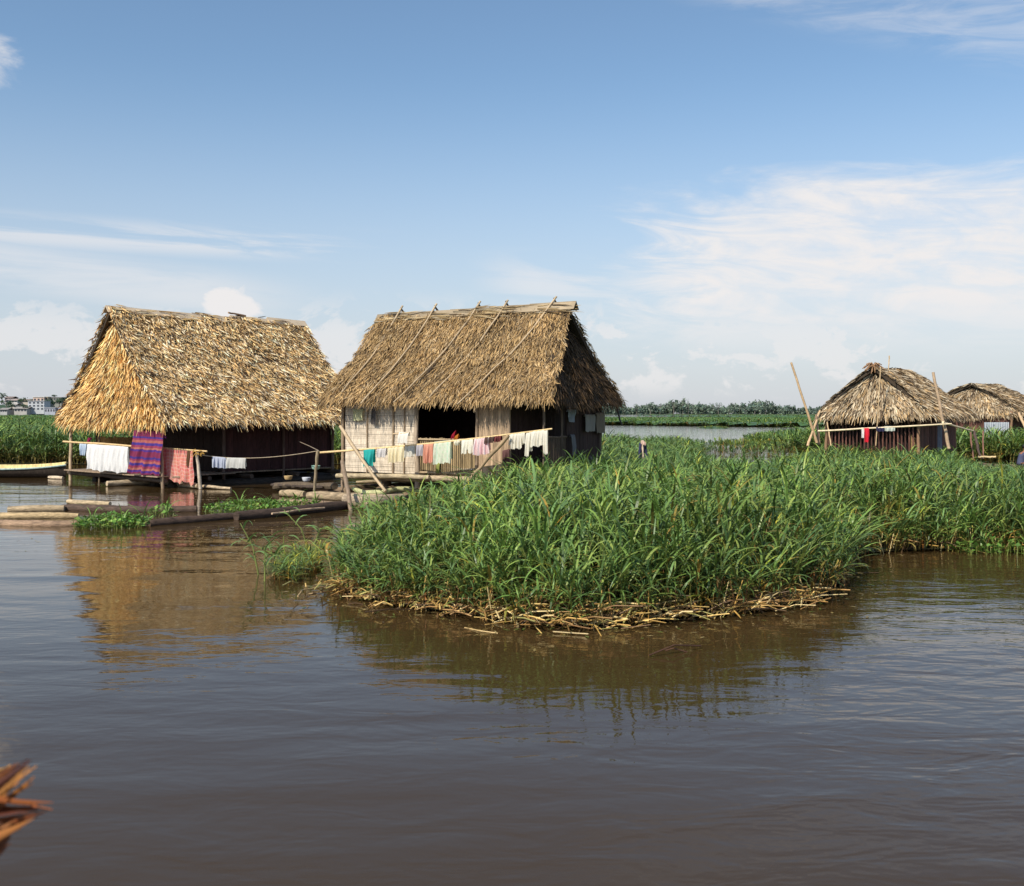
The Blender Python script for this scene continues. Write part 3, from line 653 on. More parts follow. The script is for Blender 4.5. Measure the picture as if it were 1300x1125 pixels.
log([W3(357, 626, .1), W3(387, 628, .1)], .12, PALE, 'short pale log left of the thin grey stake')
log([W3(391, 629, .1), W3(440, 631, .1), W3(492, 634, .1)], .13, (.33, .25, .16), 'thick brown log running right from the thin grey stake')
log([W3(384, 620, .12), W3(432, 622, .12)], .09, (.12, .08, .06), 'short dark log behind the thin grey stake')
log([W3(449, 621, .25), W3(464, 626, .22), W3(484, 625.5, .25), W3(505, 621, .3), W3(540, 622, .28), W3(575, 628, .22), W3(610, 632, .2)], .075, (.50, .50, .26), 'wavy yellow green log under the woven-walled house')
log([W3(440, 634, .1), W3(470, 638, .12), W3(510, 634, .12)], .19, (.38, .30, .21), 'thickest grey brown log in front of the wavy yellow green one')
log([W3(345, 638, .02), W3(398, 638, .02)], .09, (.34, .25, .16), 'half-sunk brown log below the short pale one')
log([W3(505, 622, .15), W3(560, 627, .12), W3(620, 633, .1)], .09, (.44, .36, .24), 'tan log under the railing running into the reeds')
log([W3(136, 614, .1), W3(200, 611, .1), W3(252, 617, .1)], .10, (.42, .33, .22), 'pale brown log lying under the striped blanket')
log([W3(254, 617, .08), W3(293, 620, .05)], .05, (.46, .36, .24), 'thin tan log ending in the water right of the pale stake')
log([W3(62, 606, .05), W3(80, 607, .05)], .07, (.62, .50, .36), 'short pale log end at the tip of the canoe')
log([W3(441, 618, .2), W3(500, 616, .2), W3(548, 622, .2)], .06, (.16, .11, .08), 'dark thin log in the shade below the pale woven wall')
log([W3(330, 643, .03), W3(385, 647, .03), W3(430, 640, .03)], .06, (.28, .2, .13), 'thin half-sunk log in front of the water plants')
log([W3(452, 612, .3), W3(500, 610, .34), W3(540, 613, .3)], .05, (.40, .32, .2), 'thin tan timber lying level between the stumps under the pale woven wall')
log([W3(380, 636, .05), W3(425, 640, .1), W3(470, 645, .05)], .07, (.20, .14, .09), 'dark brown log crossing in front of the thickest grey brown log')
# small things on the raft behind
for (x, y, Y, c, nm, lab) in ((366, 609, 33.5, (.6, .42, .2), 'bowl', 'small yellow bowl on the dark raft between the houses'), (389, 611, 33.2, (.75, .78, .85), 'tin_can', 'small white tin on the dark raft between the houses'), (401, 596, 32.5, (.35, .55, .45), 'cup', 'small green cup on the ledge between the houses')):
    mb = MB(); p = P(x, y, Y); tube(mb, [p, p+[0, 0, .03], p+[0, 0, .12]], [.09, .12, .14], c, 12, caps=True); tag(mb.build(nm, M_PAINT, smooth=True), lab, nm.replace('_', ' '))
mb = MB()
for k in range(7):
    p = P(352+k*9, 614.5+k*.5, 34.2-k*.35); beam(mb, p+[0, -.35, 0], p+[0, .35, 0], .28, .05, (.10, .075, .06), k=.3)
pole(mb, P(350, 617, 34), P(425, 617, 31.6), .1, (.12, .09, .06)); tag(mb.build('raft_walkway', M_WOOD), 'dark plank walkway floating between the two large houses', 'walkway')

def canoe(loc, ang, Ln, wd, ht, label, hull=(.06, .045, .035), rim=(.36, .48, .46), inner=(.72, .58, .28)):
    r = empty('dugout_canoe', tuple(loc), label, 'canoe', None)
    ca, sa = math.cos(ang), math.sin(ang)
    def T(x, y, z): return np.array([loc[0]+x*ca-y*sa, loc[1]+x*sa+y*ca, loc[2]+z])
    ns = 26; nc = 9
    def ring(i, k, sc=1.0, dz=0):
        t = i/ns*2-1; w = wd/2*(1-abs(t)**2.6)**.6*sc+.03; rise = ht*(1+.35*abs(t)**3)
        a = math.pi*(k/(nc-1)); zz = -math.sin(a)*rise*.9
        return T(t*Ln/2*(1 if sc == 1 else .985), -math.cos(a)*w, rise-.1+zz*(1 if sc == 1 else .88)+dz+(.10*k/(nc-1)))
    for nm, sc, c in (('hull', 1.0, hull), ('inside', .9, inner)):
        mb = MB(); v = [ring(i, k, sc) for i in range(ns+1) for k in range(nc)]
        f = [[i*nc+k, i*nc+k+1, (i+1)*nc+k+1, (i+1)*nc+k] for i in range(ns) for k in range(nc-1)]
        mb.add(v, f, c); mb.build(nm, M_WOOD, r, smooth=True)
    for k in (0, nc-1):
        mb = MB(); tube(mb, [ring(i, k)+[0, 0, .01] for i in range(ns+1)], .04, rim if k == 0 else inner, 6, coljit=.1); mb.build('gunwale', M_WOOD, r, smooth=True)
    for t in (-.5, 0, .5):
        mb = MB(); w = wd/2*.85; beam(mb, T(t*Ln/2, -w, ht-.14), T(t*Ln/2, w, ht-.14), .2, .03, inner); mb.build('thwart', M_WOOD, r)
    return r
cn = P(30, 606, 41)*[1, 1, 0]
canoe(np.array([-20.4, 41.2, 0.0]), math.radians(-3), 6.4, .9, .42, 'dugout canoe with pale blue rim floating at the left edge before the reeds')
pc = np.array([21.3, 42.9, 0.0])
canoe(pc, math.radians(4), 5.0, .85, .34, 'dark canoe at the right edge carrying a person in a navy shirt', rim=(.14, .10, .08), inner=(.2, .15, .1))

# ------------------------------------------------------------------ person
def skin_obj(name, verts, edges, radii, col, mat, parent, root=0, sub=2, base=(0, 0, 0)):
    me = bpy.data.meshes.new(name); me.from_pydata([tuple(np.array(v)) for v in verts], edges, [])
    o = bpy.data.objects.new(name, me); COL.objects.link(o); o.parent = parent
    m = o.modifiers.new('skin', 'SKIN'); m.use_smooth_shade = True
    for i, rv in enumerate(me.skin_vertices[0].data if me.skin_vertices else []): rv.radius = (radii[i], radii[i])
    if not me.skin_vertices: return o
    me.skin_vertices[0].data[root].use_root = True
    s = o.modifiers.new('sub', 'SUBSURF'); s.levels = sub; s.render_levels = sub
    me.materials.append(mat); return o
def flat_mat(name, col, rough=.8):
    m, nt, out = new_mat(name); L = nt.links.new
    nzn = N(nt, 'ShaderNodeTexNoise', i_Scale=18.0); mr = N(nt, 'ShaderNodeMapRange'); mr.inputs['To Min'].default_value = .8; mr.inputs['To Max'].default_value = 1.2
    cc = N(nt, 'ShaderNodeVectorMath', operation='SCALE'); cc.inputs[0].default_value = col
    bs = N(nt, 'ShaderNodeBsdfPrincipled'); bs.inputs['Roughness'].default_value = rough
    L(nzn.outputs['Fac'], mr.inputs['Value']); L(mr.outputs['Result'], cc.inputs['Scale']); L(cc.outputs[0], bs.inputs['Base Color']); L(bs.outputs[0], out.inputs['Surface']); return m
MS = flat_mat('brown_skin', (.34, .15, .075), .5); MN = flat_mat('navy_cotton', (.07, .08, .15)); MH = flat_mat('black_hair', (.012, .01, .01), .45); MD = flat_mat('dark_shorts', (.03, .03, .04)); ME = flat_mat('eye_white', (.7, .7, .68), .3)
pz = empty('person', (20.5, 42.9, .30), 'seated person in a navy t-shirt with short dark hair leaning forward in the canoe', 'person')
# local coordinates: +x is the direction faced
bv = [(0, 0, .06), (.03, 0, .22), (.08, 0, .40), (.13, 0, .54), (.17, 0, .62), (.20, 0, .68), (.22, 0, .75), (.215, 0, .82), (.20, 0, .87),     # 0-8 spine to crown
      (.12, -.19, .53), (.20, -.23, .30), (.40, -.17, .22),       # 9-11 right arm
      (.12, .19, .53), (.22, .23, .30), (.42, .16, .24),          # 12-14
      (.05, -.10, .03), (.42, -.14, .18), (.58, -.12, -.16), (.72, -.12, -.20),   # 15-18
      (.05, .10, .03), (.44, .14, .20), (.62, .12, -.16), (.76, .12, -.20)]
be = [(0, 1), (1, 2), (2, 3), (3, 4), (4, 5), (5, 6), (6, 7), (7, 8), (3, 9), (9, 10), (10, 11), (3, 12), (12, 13), (13, 14), (0, 15), (15, 16), (16, 17), (17, 18), (0, 19), (19, 20), (20, 21), (21, 22)]
br = [.13, .125, .14, .11, .055, .062, .09, .10, .07, .06, .042, .03, .06, .042, .03, .09, .062, .042, .035, .09, .062, .042, .035]
skin_obj('body', bv, be, br, None, MS, pz)
sv = [(-.01, 0, .05), (.025, 0, .22), (.075, 0, .40), (.125, 0, .53), (.155, 0, .585), (.115, -.19, .53), (.165, -.215, .40), (.115, .19, .53), (.17, .215, .40)]
skin_obj('shirt', sv, [(0, 1), (1, 2), (2, 3), (3, 4), (3, 5), (5, 6), (3, 7), (7, 8)], [.16, .15, .165, .13, .075, .08, .075, .08, .075], None, MN, pz)
skin_obj('shorts', [(0, 0, .05), (.05, -.10, .04), (.32, -.135, .14), (.05, .10, .04), (.34, .135, .15)], [(0, 1), (1, 2), (0, 3), (3, 4)], [.14, .11, .085, .11, .085], None, MD, pz)
skin_obj('hair', [(.15, 0, .76), (.165, 0, .83), (.19, 0, .885), (.25, 0, .885)], [(0, 1), (1, 2), (2, 3)], [.06, .088, .085, .05], None, MH, pz)
skin_obj('nose', [(.30, 0, .80), (.325, 0, .77), (.31, 0, .755)], [(0, 1), (1, 2)], [.012, .016, .014], None, MS, pz)
for sy in (-1, 1):
    skin_obj('ear', [(.20, sy*.098, .80), (.195, sy*.106, .775)], [(0, 1)], [.018, .014], None, MS, pz)
    skin_obj('eye', [(.298, sy*.035, .80), (.301, sy*.035, .80)], [(0, 1)], [.012, .010], None, ME, pz)
    hx, hy, hz = (.40, -.17, .22) if sy < 0 else (.42, .16, .24)
    hv_ = [(hx, hy, hz), (hx+.05, hy, hz-.01), (hx+.09, hy, hz-.015)]; he = [(0, 1), (1, 2)]; hr = [.028, .034, .032]
    for k, off in enumerate((-.03, -.01, .01, .03)):
        n0 = len(hv_); ln = (.06, .075, .07, .055)[k]
        hv_ += [(hx+.11, hy+off, hz-.015), (hx+.11+ln*.5, hy+off*1.15, hz-.03), (hx+.11+ln*.75, hy+off*1.1, hz-.065)]; he += [(2, n0), (n0, n0+1), (n0+1, n0+2)]; hr += [.010, .009, .008]
    n0 = len(hv_); hv_ += [(hx+.05, hy-sy*.045, hz-.01), (hx+.09, hy-sy*.06, hz-.03)]; he += [(1, n0), (n0, n0+1)]; hr += [.012, .009]
    skin_obj('hand', hv_, he, hr, None, MS, pz, root=1)

# ================================================================== water, ground sheets
def sheet(name, poly, z, mat, col, label=None, kind='structure'):
    me = bpy.data.meshes.new(name); me.from_pydata([(x, y, z) for x, y in poly], [], [list(range(len(poly)))])
    at = me.color_attributes.new('Col', 'FLOAT_COLOR', 'POINT')
    for d in at.data: d.color = (*col, 1)
    me.materials.append(mat); o = bpy.data.objects.new(name, me); COL.objects.link(o); o['kind'] = kind
    if label: o['label'] = label
    return o
def water_mat():
    m, nt, out = new_mat('river_water'); L = nt.links.new
    tc = N(nt, 'ShaderNodeTexCoord')
    def noise(scale, rot, sc, detail=2.0, dist=0.0):
        mp = N(nt, 'ShaderNodeMapping'); mp.inputs['Scale'].default_value = scale; mp.inputs['Rotation'].default_value = (0, 0, math.radians(rot))
        n = N(nt, 'ShaderNodeTexNoise', i_Scale=sc, i_Detail=detail, i_Roughness=.55, i_Distortion=dist)
        L(tc.outputs['Object'], mp.inputs['Vector']); L(mp.outputs['Vector'], n.inputs['Vector']); return n
    swell = noise((.35, 1.0, 1), 8, .55, 2.0, .3)
    chop = noise((.45, 1.0, 1), -6, 2.6, 3.0, .4)
    fine = noise((.6, 1.0, 1), 4, 9.0, 2.0)
    patch = noise((.5, 1, 1), 20, .12, 2.0)
    sep = N(nt, 'ShaderNodeSeparateXYZ'); L(tc.outputs['Object'], sep.inputs[0])
    # choppier in the open channel to the right, calmer by the houses
    mr = N(nt, 'ShaderNodeMapRange', interpolation_type='SMOOTHSTEP'); mr.inputs['From Min'].default_value = -2; mr.inputs['From Max'].default_value = 6
    mr.inputs['To Min'].default_value = .42; mr.inputs['To Max'].default_value = 1.0; L(sep.outputs['X'], mr.inputs['Value'])
    pm = N(nt, 'ShaderNodeMapRange'); pm.inputs['From Min'].default_value = .35; pm.inputs['From Max'].default_value = .65; pm.inputs['To Min'].default_value = .5; pm.inputs['To Max'].default_value = 1.3
    L(patch.outputs['Fac'], pm.inputs['Value'])
    def mul(a, b):
        n = N(nt, 'ShaderNodeMath', operation='MULTIPLY')
        for i, q in enumerate((a, b)):
            if isinstance(q, (int, float)): n.inputs[i].default_value = q
            else: L(q, n.inputs[i])
        return n.outputs[0]
    def add(a, b):
        n = N(nt, 'ShaderNodeMath', operation='ADD'); L(a, n.inputs[0]); L(b, n.inputs[1]); return n.outputs[0]
    k = mul(mr.outputs['Result'], pm.outputs['Result'])
    h = add(mul(swell.outputs['Fac'], .033), add(mul(mul(chop.outputs['Fac'], k), .023), mul(mul(fine.outputs['Fac'], k), .0030)))
    bp = N(nt, 'ShaderNodeBump', i_Strength=1.0, i_Distance=1.0); L(h, bp.inputs['Height'])
    bs = N(nt, 'ShaderNodeBsdfPrincipled'); bs.inputs['Base Color'].default_value = (.054, .033, .013, 1)
    bs.inputs['Roughness'].default_value = .035; bs.inputs['IOR'].default_value = 1.29
    L(bp.outputs['Normal'], bs.inputs['Normal']); L(bs.outputs[0], out.inputs['Surface']); return m
M_WATER = water_mat()
sheet('water', [(-5000, -60), (5000, -60), (5000, 9000), (-5000, 9000)], 0, M_WATER, (.05, .03, .02))

# ================================================================== grass
GREENS = np.array([[.15, .265, .075], [.20, .32, .085], [.12, .22, .09], [.25, .36, .11], [.165, .285, .125], [.30, .38, .115], [.07, .14, .045]])*np.array([.84, .86, .66])
def blade(V, Fc, Cc, base, d, up0, Ln, w, droop, segs, c0, c1, rs):
    """an arching leaf; d horizontal heading, up0 starting elevation"""
    side = np.cross(d, [0, 0, 1]); n0 = len(V); el = up0; p = np.array(base, float)
    tw = rs.uniform(-.5, .5)
    for k in range(segs+1):
        a = k/segs; ww = w*(math.sin(math.pi*min(.95, .18+.82*a))**.8 if a < .98 else .08)/2
        sd = side*math.cos(tw)+np.array([0, 0, 1])*math.sin(tw)
        V.append(p-sd*ww); V.append(p+sd*ww)
        cc = c0+(c1-c0)*a; Cc.append(cc); Cc.append(cc)
        dv = d*math.cos(el)+np.array([0, 0, 1])*math.sin(el); p = p+dv*Ln/segs; el -= droop/segs*(1+1.2*a)
    for k in range(segs): Fc.append([n0+2*k, n0+2*k+1, n0+2*k+3, n0+2*k+2])
def plant_template(seed, leaves=8, segs=5, Hh=1.25, lw=.032, ll=.55, stem=True, ylw=.0):
    rs = random.Random(seed); V = []; Fc = []; Cc = []
    hd = rs.uniform(0, 6.28); lean = rs.uniform(.02, .28); ld = np.array([math.cos(hd), math.sin(hd), 0])
    def sp(z): return ld*lean*(z/Hh)**1.6*Hh+np.array([0, 0, z])
    if stem:
        n0 = 0; zs = np.linspace(0, Hh*.8, 5)
        for z in zs:
            p = sp(z)
            for k in range(3):
                t = k*2.094; V.append(p+np.array([math.cos(t), math.sin(t), 0])*.011*(1-.4*z/Hh))
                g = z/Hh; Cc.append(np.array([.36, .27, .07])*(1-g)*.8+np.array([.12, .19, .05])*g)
        for i in range(4):
            for k in range(3): k2 = (k+1) % 3; Fc.append([i*3+k, i*3+k2, i*3+3+k2, i*3+3+k])
    for i in range(leaves):
        a = (i+rs.random())/leaves; z = Hh*(.12+.68*a); h2_ = hd+2.4*i+rs.uniform(-.6, .6)
        d = np.array([math.cos(h2_), math.sin(h2_), 0])
        c0 = GREENS[rs.randrange(len(GREENS))].copy()
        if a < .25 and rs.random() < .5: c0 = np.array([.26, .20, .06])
        elif a < .45: c0 = c0*.62  # low leaves darkened: shade inside the stand painted in, plus older leaf tone
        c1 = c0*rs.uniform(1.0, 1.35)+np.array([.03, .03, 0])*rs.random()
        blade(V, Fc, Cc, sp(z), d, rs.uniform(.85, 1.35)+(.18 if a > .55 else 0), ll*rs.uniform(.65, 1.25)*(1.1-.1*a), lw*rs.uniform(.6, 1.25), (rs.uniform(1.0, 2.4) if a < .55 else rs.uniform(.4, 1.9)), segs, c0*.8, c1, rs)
    return np.array(V), np.array(Fc), np.array(Cc)
T_NEAR = [plant_template(i, 9, 6, lw=.036, ll=.64) for i in range(16)]
T_MID = [plant_template(50+i, 9, 4, lw=.037, ll=.62) for i in range(12)]
T_FAR = [plant_template(90+i, 9, 2, lw=.10, ll=.6, stem=False) for i in range(8)]
def pip(xs, ys, poly):
    inside = np.zeros(len(xs), bool); n = len(poly); j = n-1
    for i in range(n):
        xi, yi = poly[i]; xj, yj = poly[j]
        c = ((yi > ys) != (yj > ys)) & (xs < (xj-xi)*(ys-yi)/(yj-yi+1e-12)+xi); inside ^= c; j = i
    return inside
def edge_dist(xs, ys, poly, skip=()):
    d = np.full(len(xs), 1e9); n = len(poly)
    for i in range(n):
        if i in skip: continue
        ax, ay = poly[i]; bx, by = poly[(i+1) % n]; L2_ = (bx-ax)**2+(by-ay)**2
        t = np.clip(((xs-ax)*(bx-ax)+(ys-ay)*(by-ay))/L2_, 0, 1); d = np.minimum(d, np.hypot(xs-ax-t*(bx-ax), ys-ay-t*(by-ay)))
    return d
def smoothn(xs, ys, s, o=0.0): return np.array([mnoise.noise(Vector((float(x)*s+o, float(y)*s, o))) for x, y in zip(xs, ys)])
def scatter(mb, xs, ys, temps, hs, ws=1.0, z0=0.0, tint=None, edge=None, lean=None):
    n = len(xs); idx = rng.integers(0, len(temps), n); rot = rng.uniform(0, 2*math.pi, n)
    for ti, (V, Fc, Cc) in enumerate(temps):
        m = np.where(idx == ti)[0]; k = len(m)
        if not k: continue
        c, s = np.cos(rot[m]), np.sin(rot[m]); X = V[None, :, 0]*c[:, None]-V[None, :, 1]*s[:, None]; Y = V[None, :, 0]*s[:, None]+V[None, :, 1]*c[:, None]
        hh = hs[m][:, None]; Z = V[None, :, 2]*hh
        wv = (ws if np.isscalar(ws) else ws[m][:, None])*(0.6+.4*hh)
        X = X*wv; Y = Y*wv
        if lean is not None:
            X = X+lean[0][m][:, None]*Z; Y = Y+lean[1][m][:, None]*Z
            Z = Z*(1-.25*np.hypot(lean[0][m], lean[1][m])[:, None])
        VV = np.stack([X+xs[m][:, None], Y+ys[m][:, None], Z+z0], -1)
        t = (tint[m] if tint is not None else np.ones((k, 3)))
        CC = Cc[None]*t[:, None, :]
        FF = (Fc[None]+(np.arange(k)*len(V))[:, None, None]).reshape(-1, 4)
        mb.add(VV.reshape(-1, 3), FF, CC.reshape(-1, 3))
def tints(n, amt=.25, yel=.12, xs=None, ys=None):
    t = np.ones((n, 3))*rng.uniform(1-amt, 1+amt, n)[:, None]
    if xs is not None: t *= (1+.35*smoothn(xs, ys, .45, 3.1))[:, None]
    y = rng.random(n) < yel
    t[y] *= np.array([1.7, 1.25, .8]); y = rng.random(n) < .035; t[y] *= np.array([1.5, .75, .7])
    return t
def xy(*pts): return [tuple(G(x, y)[:2]) for x, y in pts]
FRONT = xy((424, 742), (448, 757), (520, 772), (600, 784), (680, 795), (760, 797), (850, 788), (930, 780), (1000, 770), (1045, 762), (1066, 742), (1076, 706), (1150, 700), (1220, 699), (1310, 702), (1480, 706))
LEFT = xy((606, 642), (560, 654), (515, 668), (470, 690), (436, 714))
ISL = FRONT+[(16, 27), (26, 38), (23, 41.2), (19, 40.6), (17, 41), (18.5, 46), (13, 49), (12, 45), (8, 37.5), (8.6, 50), (11.5, 62), (12.5, 74), (6.5, 74), (2.2, 66), (1.2, 44), (0.3, 36)]+LEFT
isl = np.array(ISL)
def in_hut(xs, ys, fr, hu, hv):
    dx = xs-fr.c[0]; dy = ys-fr.c[1]; u = dx*fr.u[0]+dy*fr.u[1]; v = dx*fr.v[0]+dy*fr.v[1]; return (np.abs(u) < hu) & (np.abs(v) < hv)
def sample(poly, dens_fn, dmax, y0, y1):
    p = np.array(poly); x0, x1 = p[:, 0].min(), p[:, 0].max(); n = int((x1-x0)*(y1-y0)*dmax)
    xs = rng.uniform(x0, x1, n); ys = rng.uniform(y0, y1, n)
    k = pip(xs, ys, poly) & (rng.random(n) < dens_fn(xs, ys)/dmax) & (np.abs(xs) < ys*.52+2)
    return xs[k], ys[k]
def outward(xs, ys, poly):
    cx = smoothn(xs, ys, .1)
    e = 0.15; d0 = edge_dist(xs, ys, poly); dx = edge_dist(xs+e, ys, poly)-d0; dy = edge_dist(xs, ys+e, poly)-d0
    g = np.hypot(dx, dy)+1e-6; return d0, -dx/g, -dy/g
mb = MB()
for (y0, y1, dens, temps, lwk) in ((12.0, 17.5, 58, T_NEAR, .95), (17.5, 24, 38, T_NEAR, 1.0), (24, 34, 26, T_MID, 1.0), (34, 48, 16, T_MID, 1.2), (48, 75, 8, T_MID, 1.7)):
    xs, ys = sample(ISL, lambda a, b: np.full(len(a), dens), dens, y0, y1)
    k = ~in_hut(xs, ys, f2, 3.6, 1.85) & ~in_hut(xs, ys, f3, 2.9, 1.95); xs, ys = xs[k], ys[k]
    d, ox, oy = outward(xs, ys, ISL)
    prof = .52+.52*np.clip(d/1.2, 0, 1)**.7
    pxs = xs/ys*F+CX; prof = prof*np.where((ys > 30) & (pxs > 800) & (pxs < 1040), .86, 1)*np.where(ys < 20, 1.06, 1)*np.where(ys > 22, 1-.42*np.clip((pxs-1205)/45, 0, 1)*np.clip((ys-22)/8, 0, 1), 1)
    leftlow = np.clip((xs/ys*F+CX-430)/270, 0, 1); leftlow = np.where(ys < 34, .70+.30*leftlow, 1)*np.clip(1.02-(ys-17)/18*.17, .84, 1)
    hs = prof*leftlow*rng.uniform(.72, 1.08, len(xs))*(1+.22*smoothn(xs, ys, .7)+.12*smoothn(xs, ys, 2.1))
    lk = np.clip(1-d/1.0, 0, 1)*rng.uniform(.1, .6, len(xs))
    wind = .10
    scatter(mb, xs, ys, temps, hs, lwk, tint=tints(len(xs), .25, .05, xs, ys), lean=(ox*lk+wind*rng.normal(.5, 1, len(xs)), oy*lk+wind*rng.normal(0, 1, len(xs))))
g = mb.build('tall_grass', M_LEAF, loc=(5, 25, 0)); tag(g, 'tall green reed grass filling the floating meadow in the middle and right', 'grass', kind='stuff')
sheet('grass_mat', [(x, y) for x, y in ISL], .03, M_GROUND, (.045, .04, .018))

# field at the left, behind the canoe, and behind the huts
LF = [(-60, 50), (-23, 51.5), (-18, 50.5), (-12, 52), (-5, 51), (-4.5, 60), (-3, 82), (-70, 82)]
mb = MB()
xs, ys = sample(LF, lambda a, b: np.full(len(a), 11.0), 11, 50, 82)
d, ox, oy = outward(xs, ys, LF)
scatter(mb, xs, ys, T_MID, (1.05+.2*np.clip(d, 0, 1.5))*rng.uniform(.8, 1.1, len(xs))*(.75+.25*np.clip(d/1.5, 0, 1)), 1.6, tint=tints(len(xs), .25, .04, xs, ys)*.95, lean=(rng.normal(0, .12, len(xs)), rng.normal(0, .1, len(xs))))
tag(mb.build('tall_grass', M_LEAF, loc=(-20, 60, 0)), 'green reed field at the left behind the canoe', 'grass', kind='stuff')
sheet('grass_mat', LF, .03, M_GROUND, (.05, .05, .02))
# between the low hut and the distant hut
RF = [(20, 49.5), (40, 48), (44, 66), (21, 66), (17, 60), (14, 56), (17, 52)]
mb = MB(); xs, ys = sample(RF, lambda a, b: np.full(len(a), 12.0), 12, 48, 66)
k = ~in_hut(xs, ys, f4, 2.4, 2.4); xs, ys = xs[k], ys[k]
scatter(mb, xs, ys, T_MID, 1.3*rng.uniform(.8, 1.1, len(xs)), 1.6, tint=tints(len(xs), .25, .10, xs, ys), lean=(rng.normal(0, .12, len(xs)), rng.normal(0, .1, len(xs))))
tag(mb.build('tall_grass', M_LEAF, loc=(28, 55, 0)), 'tall reeds between the low hut and the distant hut', 'grass', kind='stuff')
sheet('grass_mat', RF, .03, M_GROUND, (.05, .05, .02))

def far_field(poly, label, hgt=1.0, dens=1.0, ylw=.04, base=True, tk=1.0, cap=16000):
    p = np.array(poly); y0, y1 = p[:, 1].min(), p[:, 1].max(); mb = MB()
    # sheet with an uneven top
    if base:
        ny = 60; nx = 90; v = []; ysl = y0*(y1/y0)**np.linspace(0, 1, ny); x0, x1 = p[:, 0].min(), p[:, 0].max()
        idx = {}; fs = []
        for j, y in enumerate(ysl):
            for i in range(nx):
                x = x0+(x1-x0)*i/(nx-1); v.append([x, y, 0])
        v = np.array(v); ins = pip(v[:, 0], v[:, 1], poly); dd = edge_dist(v[:, 0], v[:, 1], poly)
        v[:, 2] = np.where(ins, np.clip(dd/2, 0, 1)*hgt*(.72+.12*smoothn(v[:, 0], v[:, 1], .15)), -.3)
        f = np.array([[j*nx+i, j*nx+i+1, (j+1)*nx+i+1, (j+1)*nx+i] for j in range(ny-1) for i in range(nx-1)])
        keep = ins[f].all(1); f = f[keep]
        c = np.tile(np.array([.085, .17, .05]), (len(v), 1))*(1+.3*smoothn(v[:, 0], v[:, 1], .08, 9))[:, None]
        mb.add(v, f, c)
    n = cap*3; t = rng.random(n); ys = y0*(y1/y0)**t; xs = rng.uniform(p[:, 0].min(), p[:, 0].max(), n)
    k = pip(xs, ys, poly) & (np.abs(xs) < ys*.52+2); xs, ys = xs[k][:cap], ys[k][:cap]
    sc = np.clip(ys/90, .8, 3.5); d = edge_dist(xs, ys, poly)
    hs = hgt*rng.uniform(.65, 1.0, len(xs))*(.6+.4*np.clip(d/3, 0, 1))
    scatter(mb, xs, ys, T_FAR, hs, sc, tint=tints(len(xs), .22, ylw, xs*.2, ys*.2)*tk)
    return tag(mb.build('marsh_grass', M_LEAF, loc=(p[:, 0].mean(), y0, 0)), label, 'grass', kind='stuff')
far_field([(-75, 80), (-4, 80), (-10, 140), (-40, 200), (-140, 470), (-330, 470), (-120, 140)], 'wide green marsh stretching away at the left to the town', 1.25, cap=16000)
far_field([(-20, 215), (22, 215), (40, 190), (95, 178), (180, 200), (200, 300), (110, 290), (60, 340), (-60, 340)], 'far band of green marsh across the river in front of the tree line', 1.0, cap=12000)
far_field([(110, 520), (240, 520), (300, 700), (80, 700)], 'farthest thin strip of green marsh before the tree line', 1.2, cap=1500)
far_field([(15, 76), (22, 74), (27, 76), (27, 80), (20, 81), (15, 80)], 'yellowing sparse reeds standing in the pond beyond the low hut', .55, cap=500, ylw=.7, base=False)
far_field([(18, 82), (27, 80), (36, 82), (36, 88), (28, 90), (19, 87)], 'green reeds on the far side of the small pond', 1.0, cap=2500, base=True)
far_field([(8.5, 72), (13, 60), (20, 62), (20, 70), (15, 79)], 'thin reeds at the near left side of the pond', .7, cap=260, base=False, ylw=.3)
far_field([(30, 168), (34.5, 168), (35, 176), (30.5, 176)], 'tiny islet of brownish grass in the middle of the channel', .4, cap=60, ylw=.9)

# dead stems along the front of the meadow
mb = MB(); fr_pts = FRONT
def along(t):
    L_ = [math.dist(fr_pts[i], fr_pts[i+1]) for i in range(len(fr_pts)-1)]; s = t*sum(L_)
    for i, l in enumerate(L_):
        if s <= l: a = np.array(fr_pts[i]); b = np.array(fr_pts[i+1]); return a+(b-a)*s/l, unit(np.append(b-a, 0))
        s -= l
    return np.array(fr_pts[-1]), np.array([1.0, 0, 0])
STR = [(.66, .45, .15), (.52, .32, .09), (.72, .56, .27), (.34, .19, .06), (.20, .11, .045), (.10, .06, .03), (.42, .38, .13), (.30, .17, .06)]
for k in range(1350):
    t = random.random()*.44 if k < 1150 else random.uniform(.5, 1)
    p, tg = along(t); inw = random.gauss(.10, .20) if k < 1150 else random.uniform(.0, .4)
    nrm = np.array([-tg[1], tg[0], 0]); a = random.gauss(0, .8)
    d = tg*math.cos(a)+nrm*math.sin(a); Ln = random.uniform(.12, .5)*(1.6 if random.random() < .12 else 1)
    q = np.array([p[0], p[1], 0])+nrm*inw+[0, 0, random.uniform(.0, .16)+max(0, inw)*.3]
    e = q+d*Ln+[0, 0, random.uniform(-.05, .14)]; e[2] = max(e[2], .005); m_ = (q+e)/2+np.array([0, 0, random.uniform(0, .06)])
    tube(mb, [q, m_, e], random.uniform(.004, .010), C3(random.choice(STR), .3), 5, caps=False)
for k in range(700):   # yellowed standing stems at the waterline
    p, tg = along(random.random()); nrm = np.array([-tg[1], tg[0], 0]); q = np.array([p[0], p[1], 0])+nrm*random.uniform(-.12, .5)
    tube(mb, [q, q+[random.uniform(-.12, .12), random.uniform(-.2, .1), random.uniform(.15, .5)]], random.uniform(.004, .008), C3(random.choice(STR), .25), 4, caps=False)
tag(mb.build('dead_reed_stems', M_BAMBOO), 'matted dead yellow stems along the waterline of the middle reed meadow', 'dead reeds', kind='stuff')

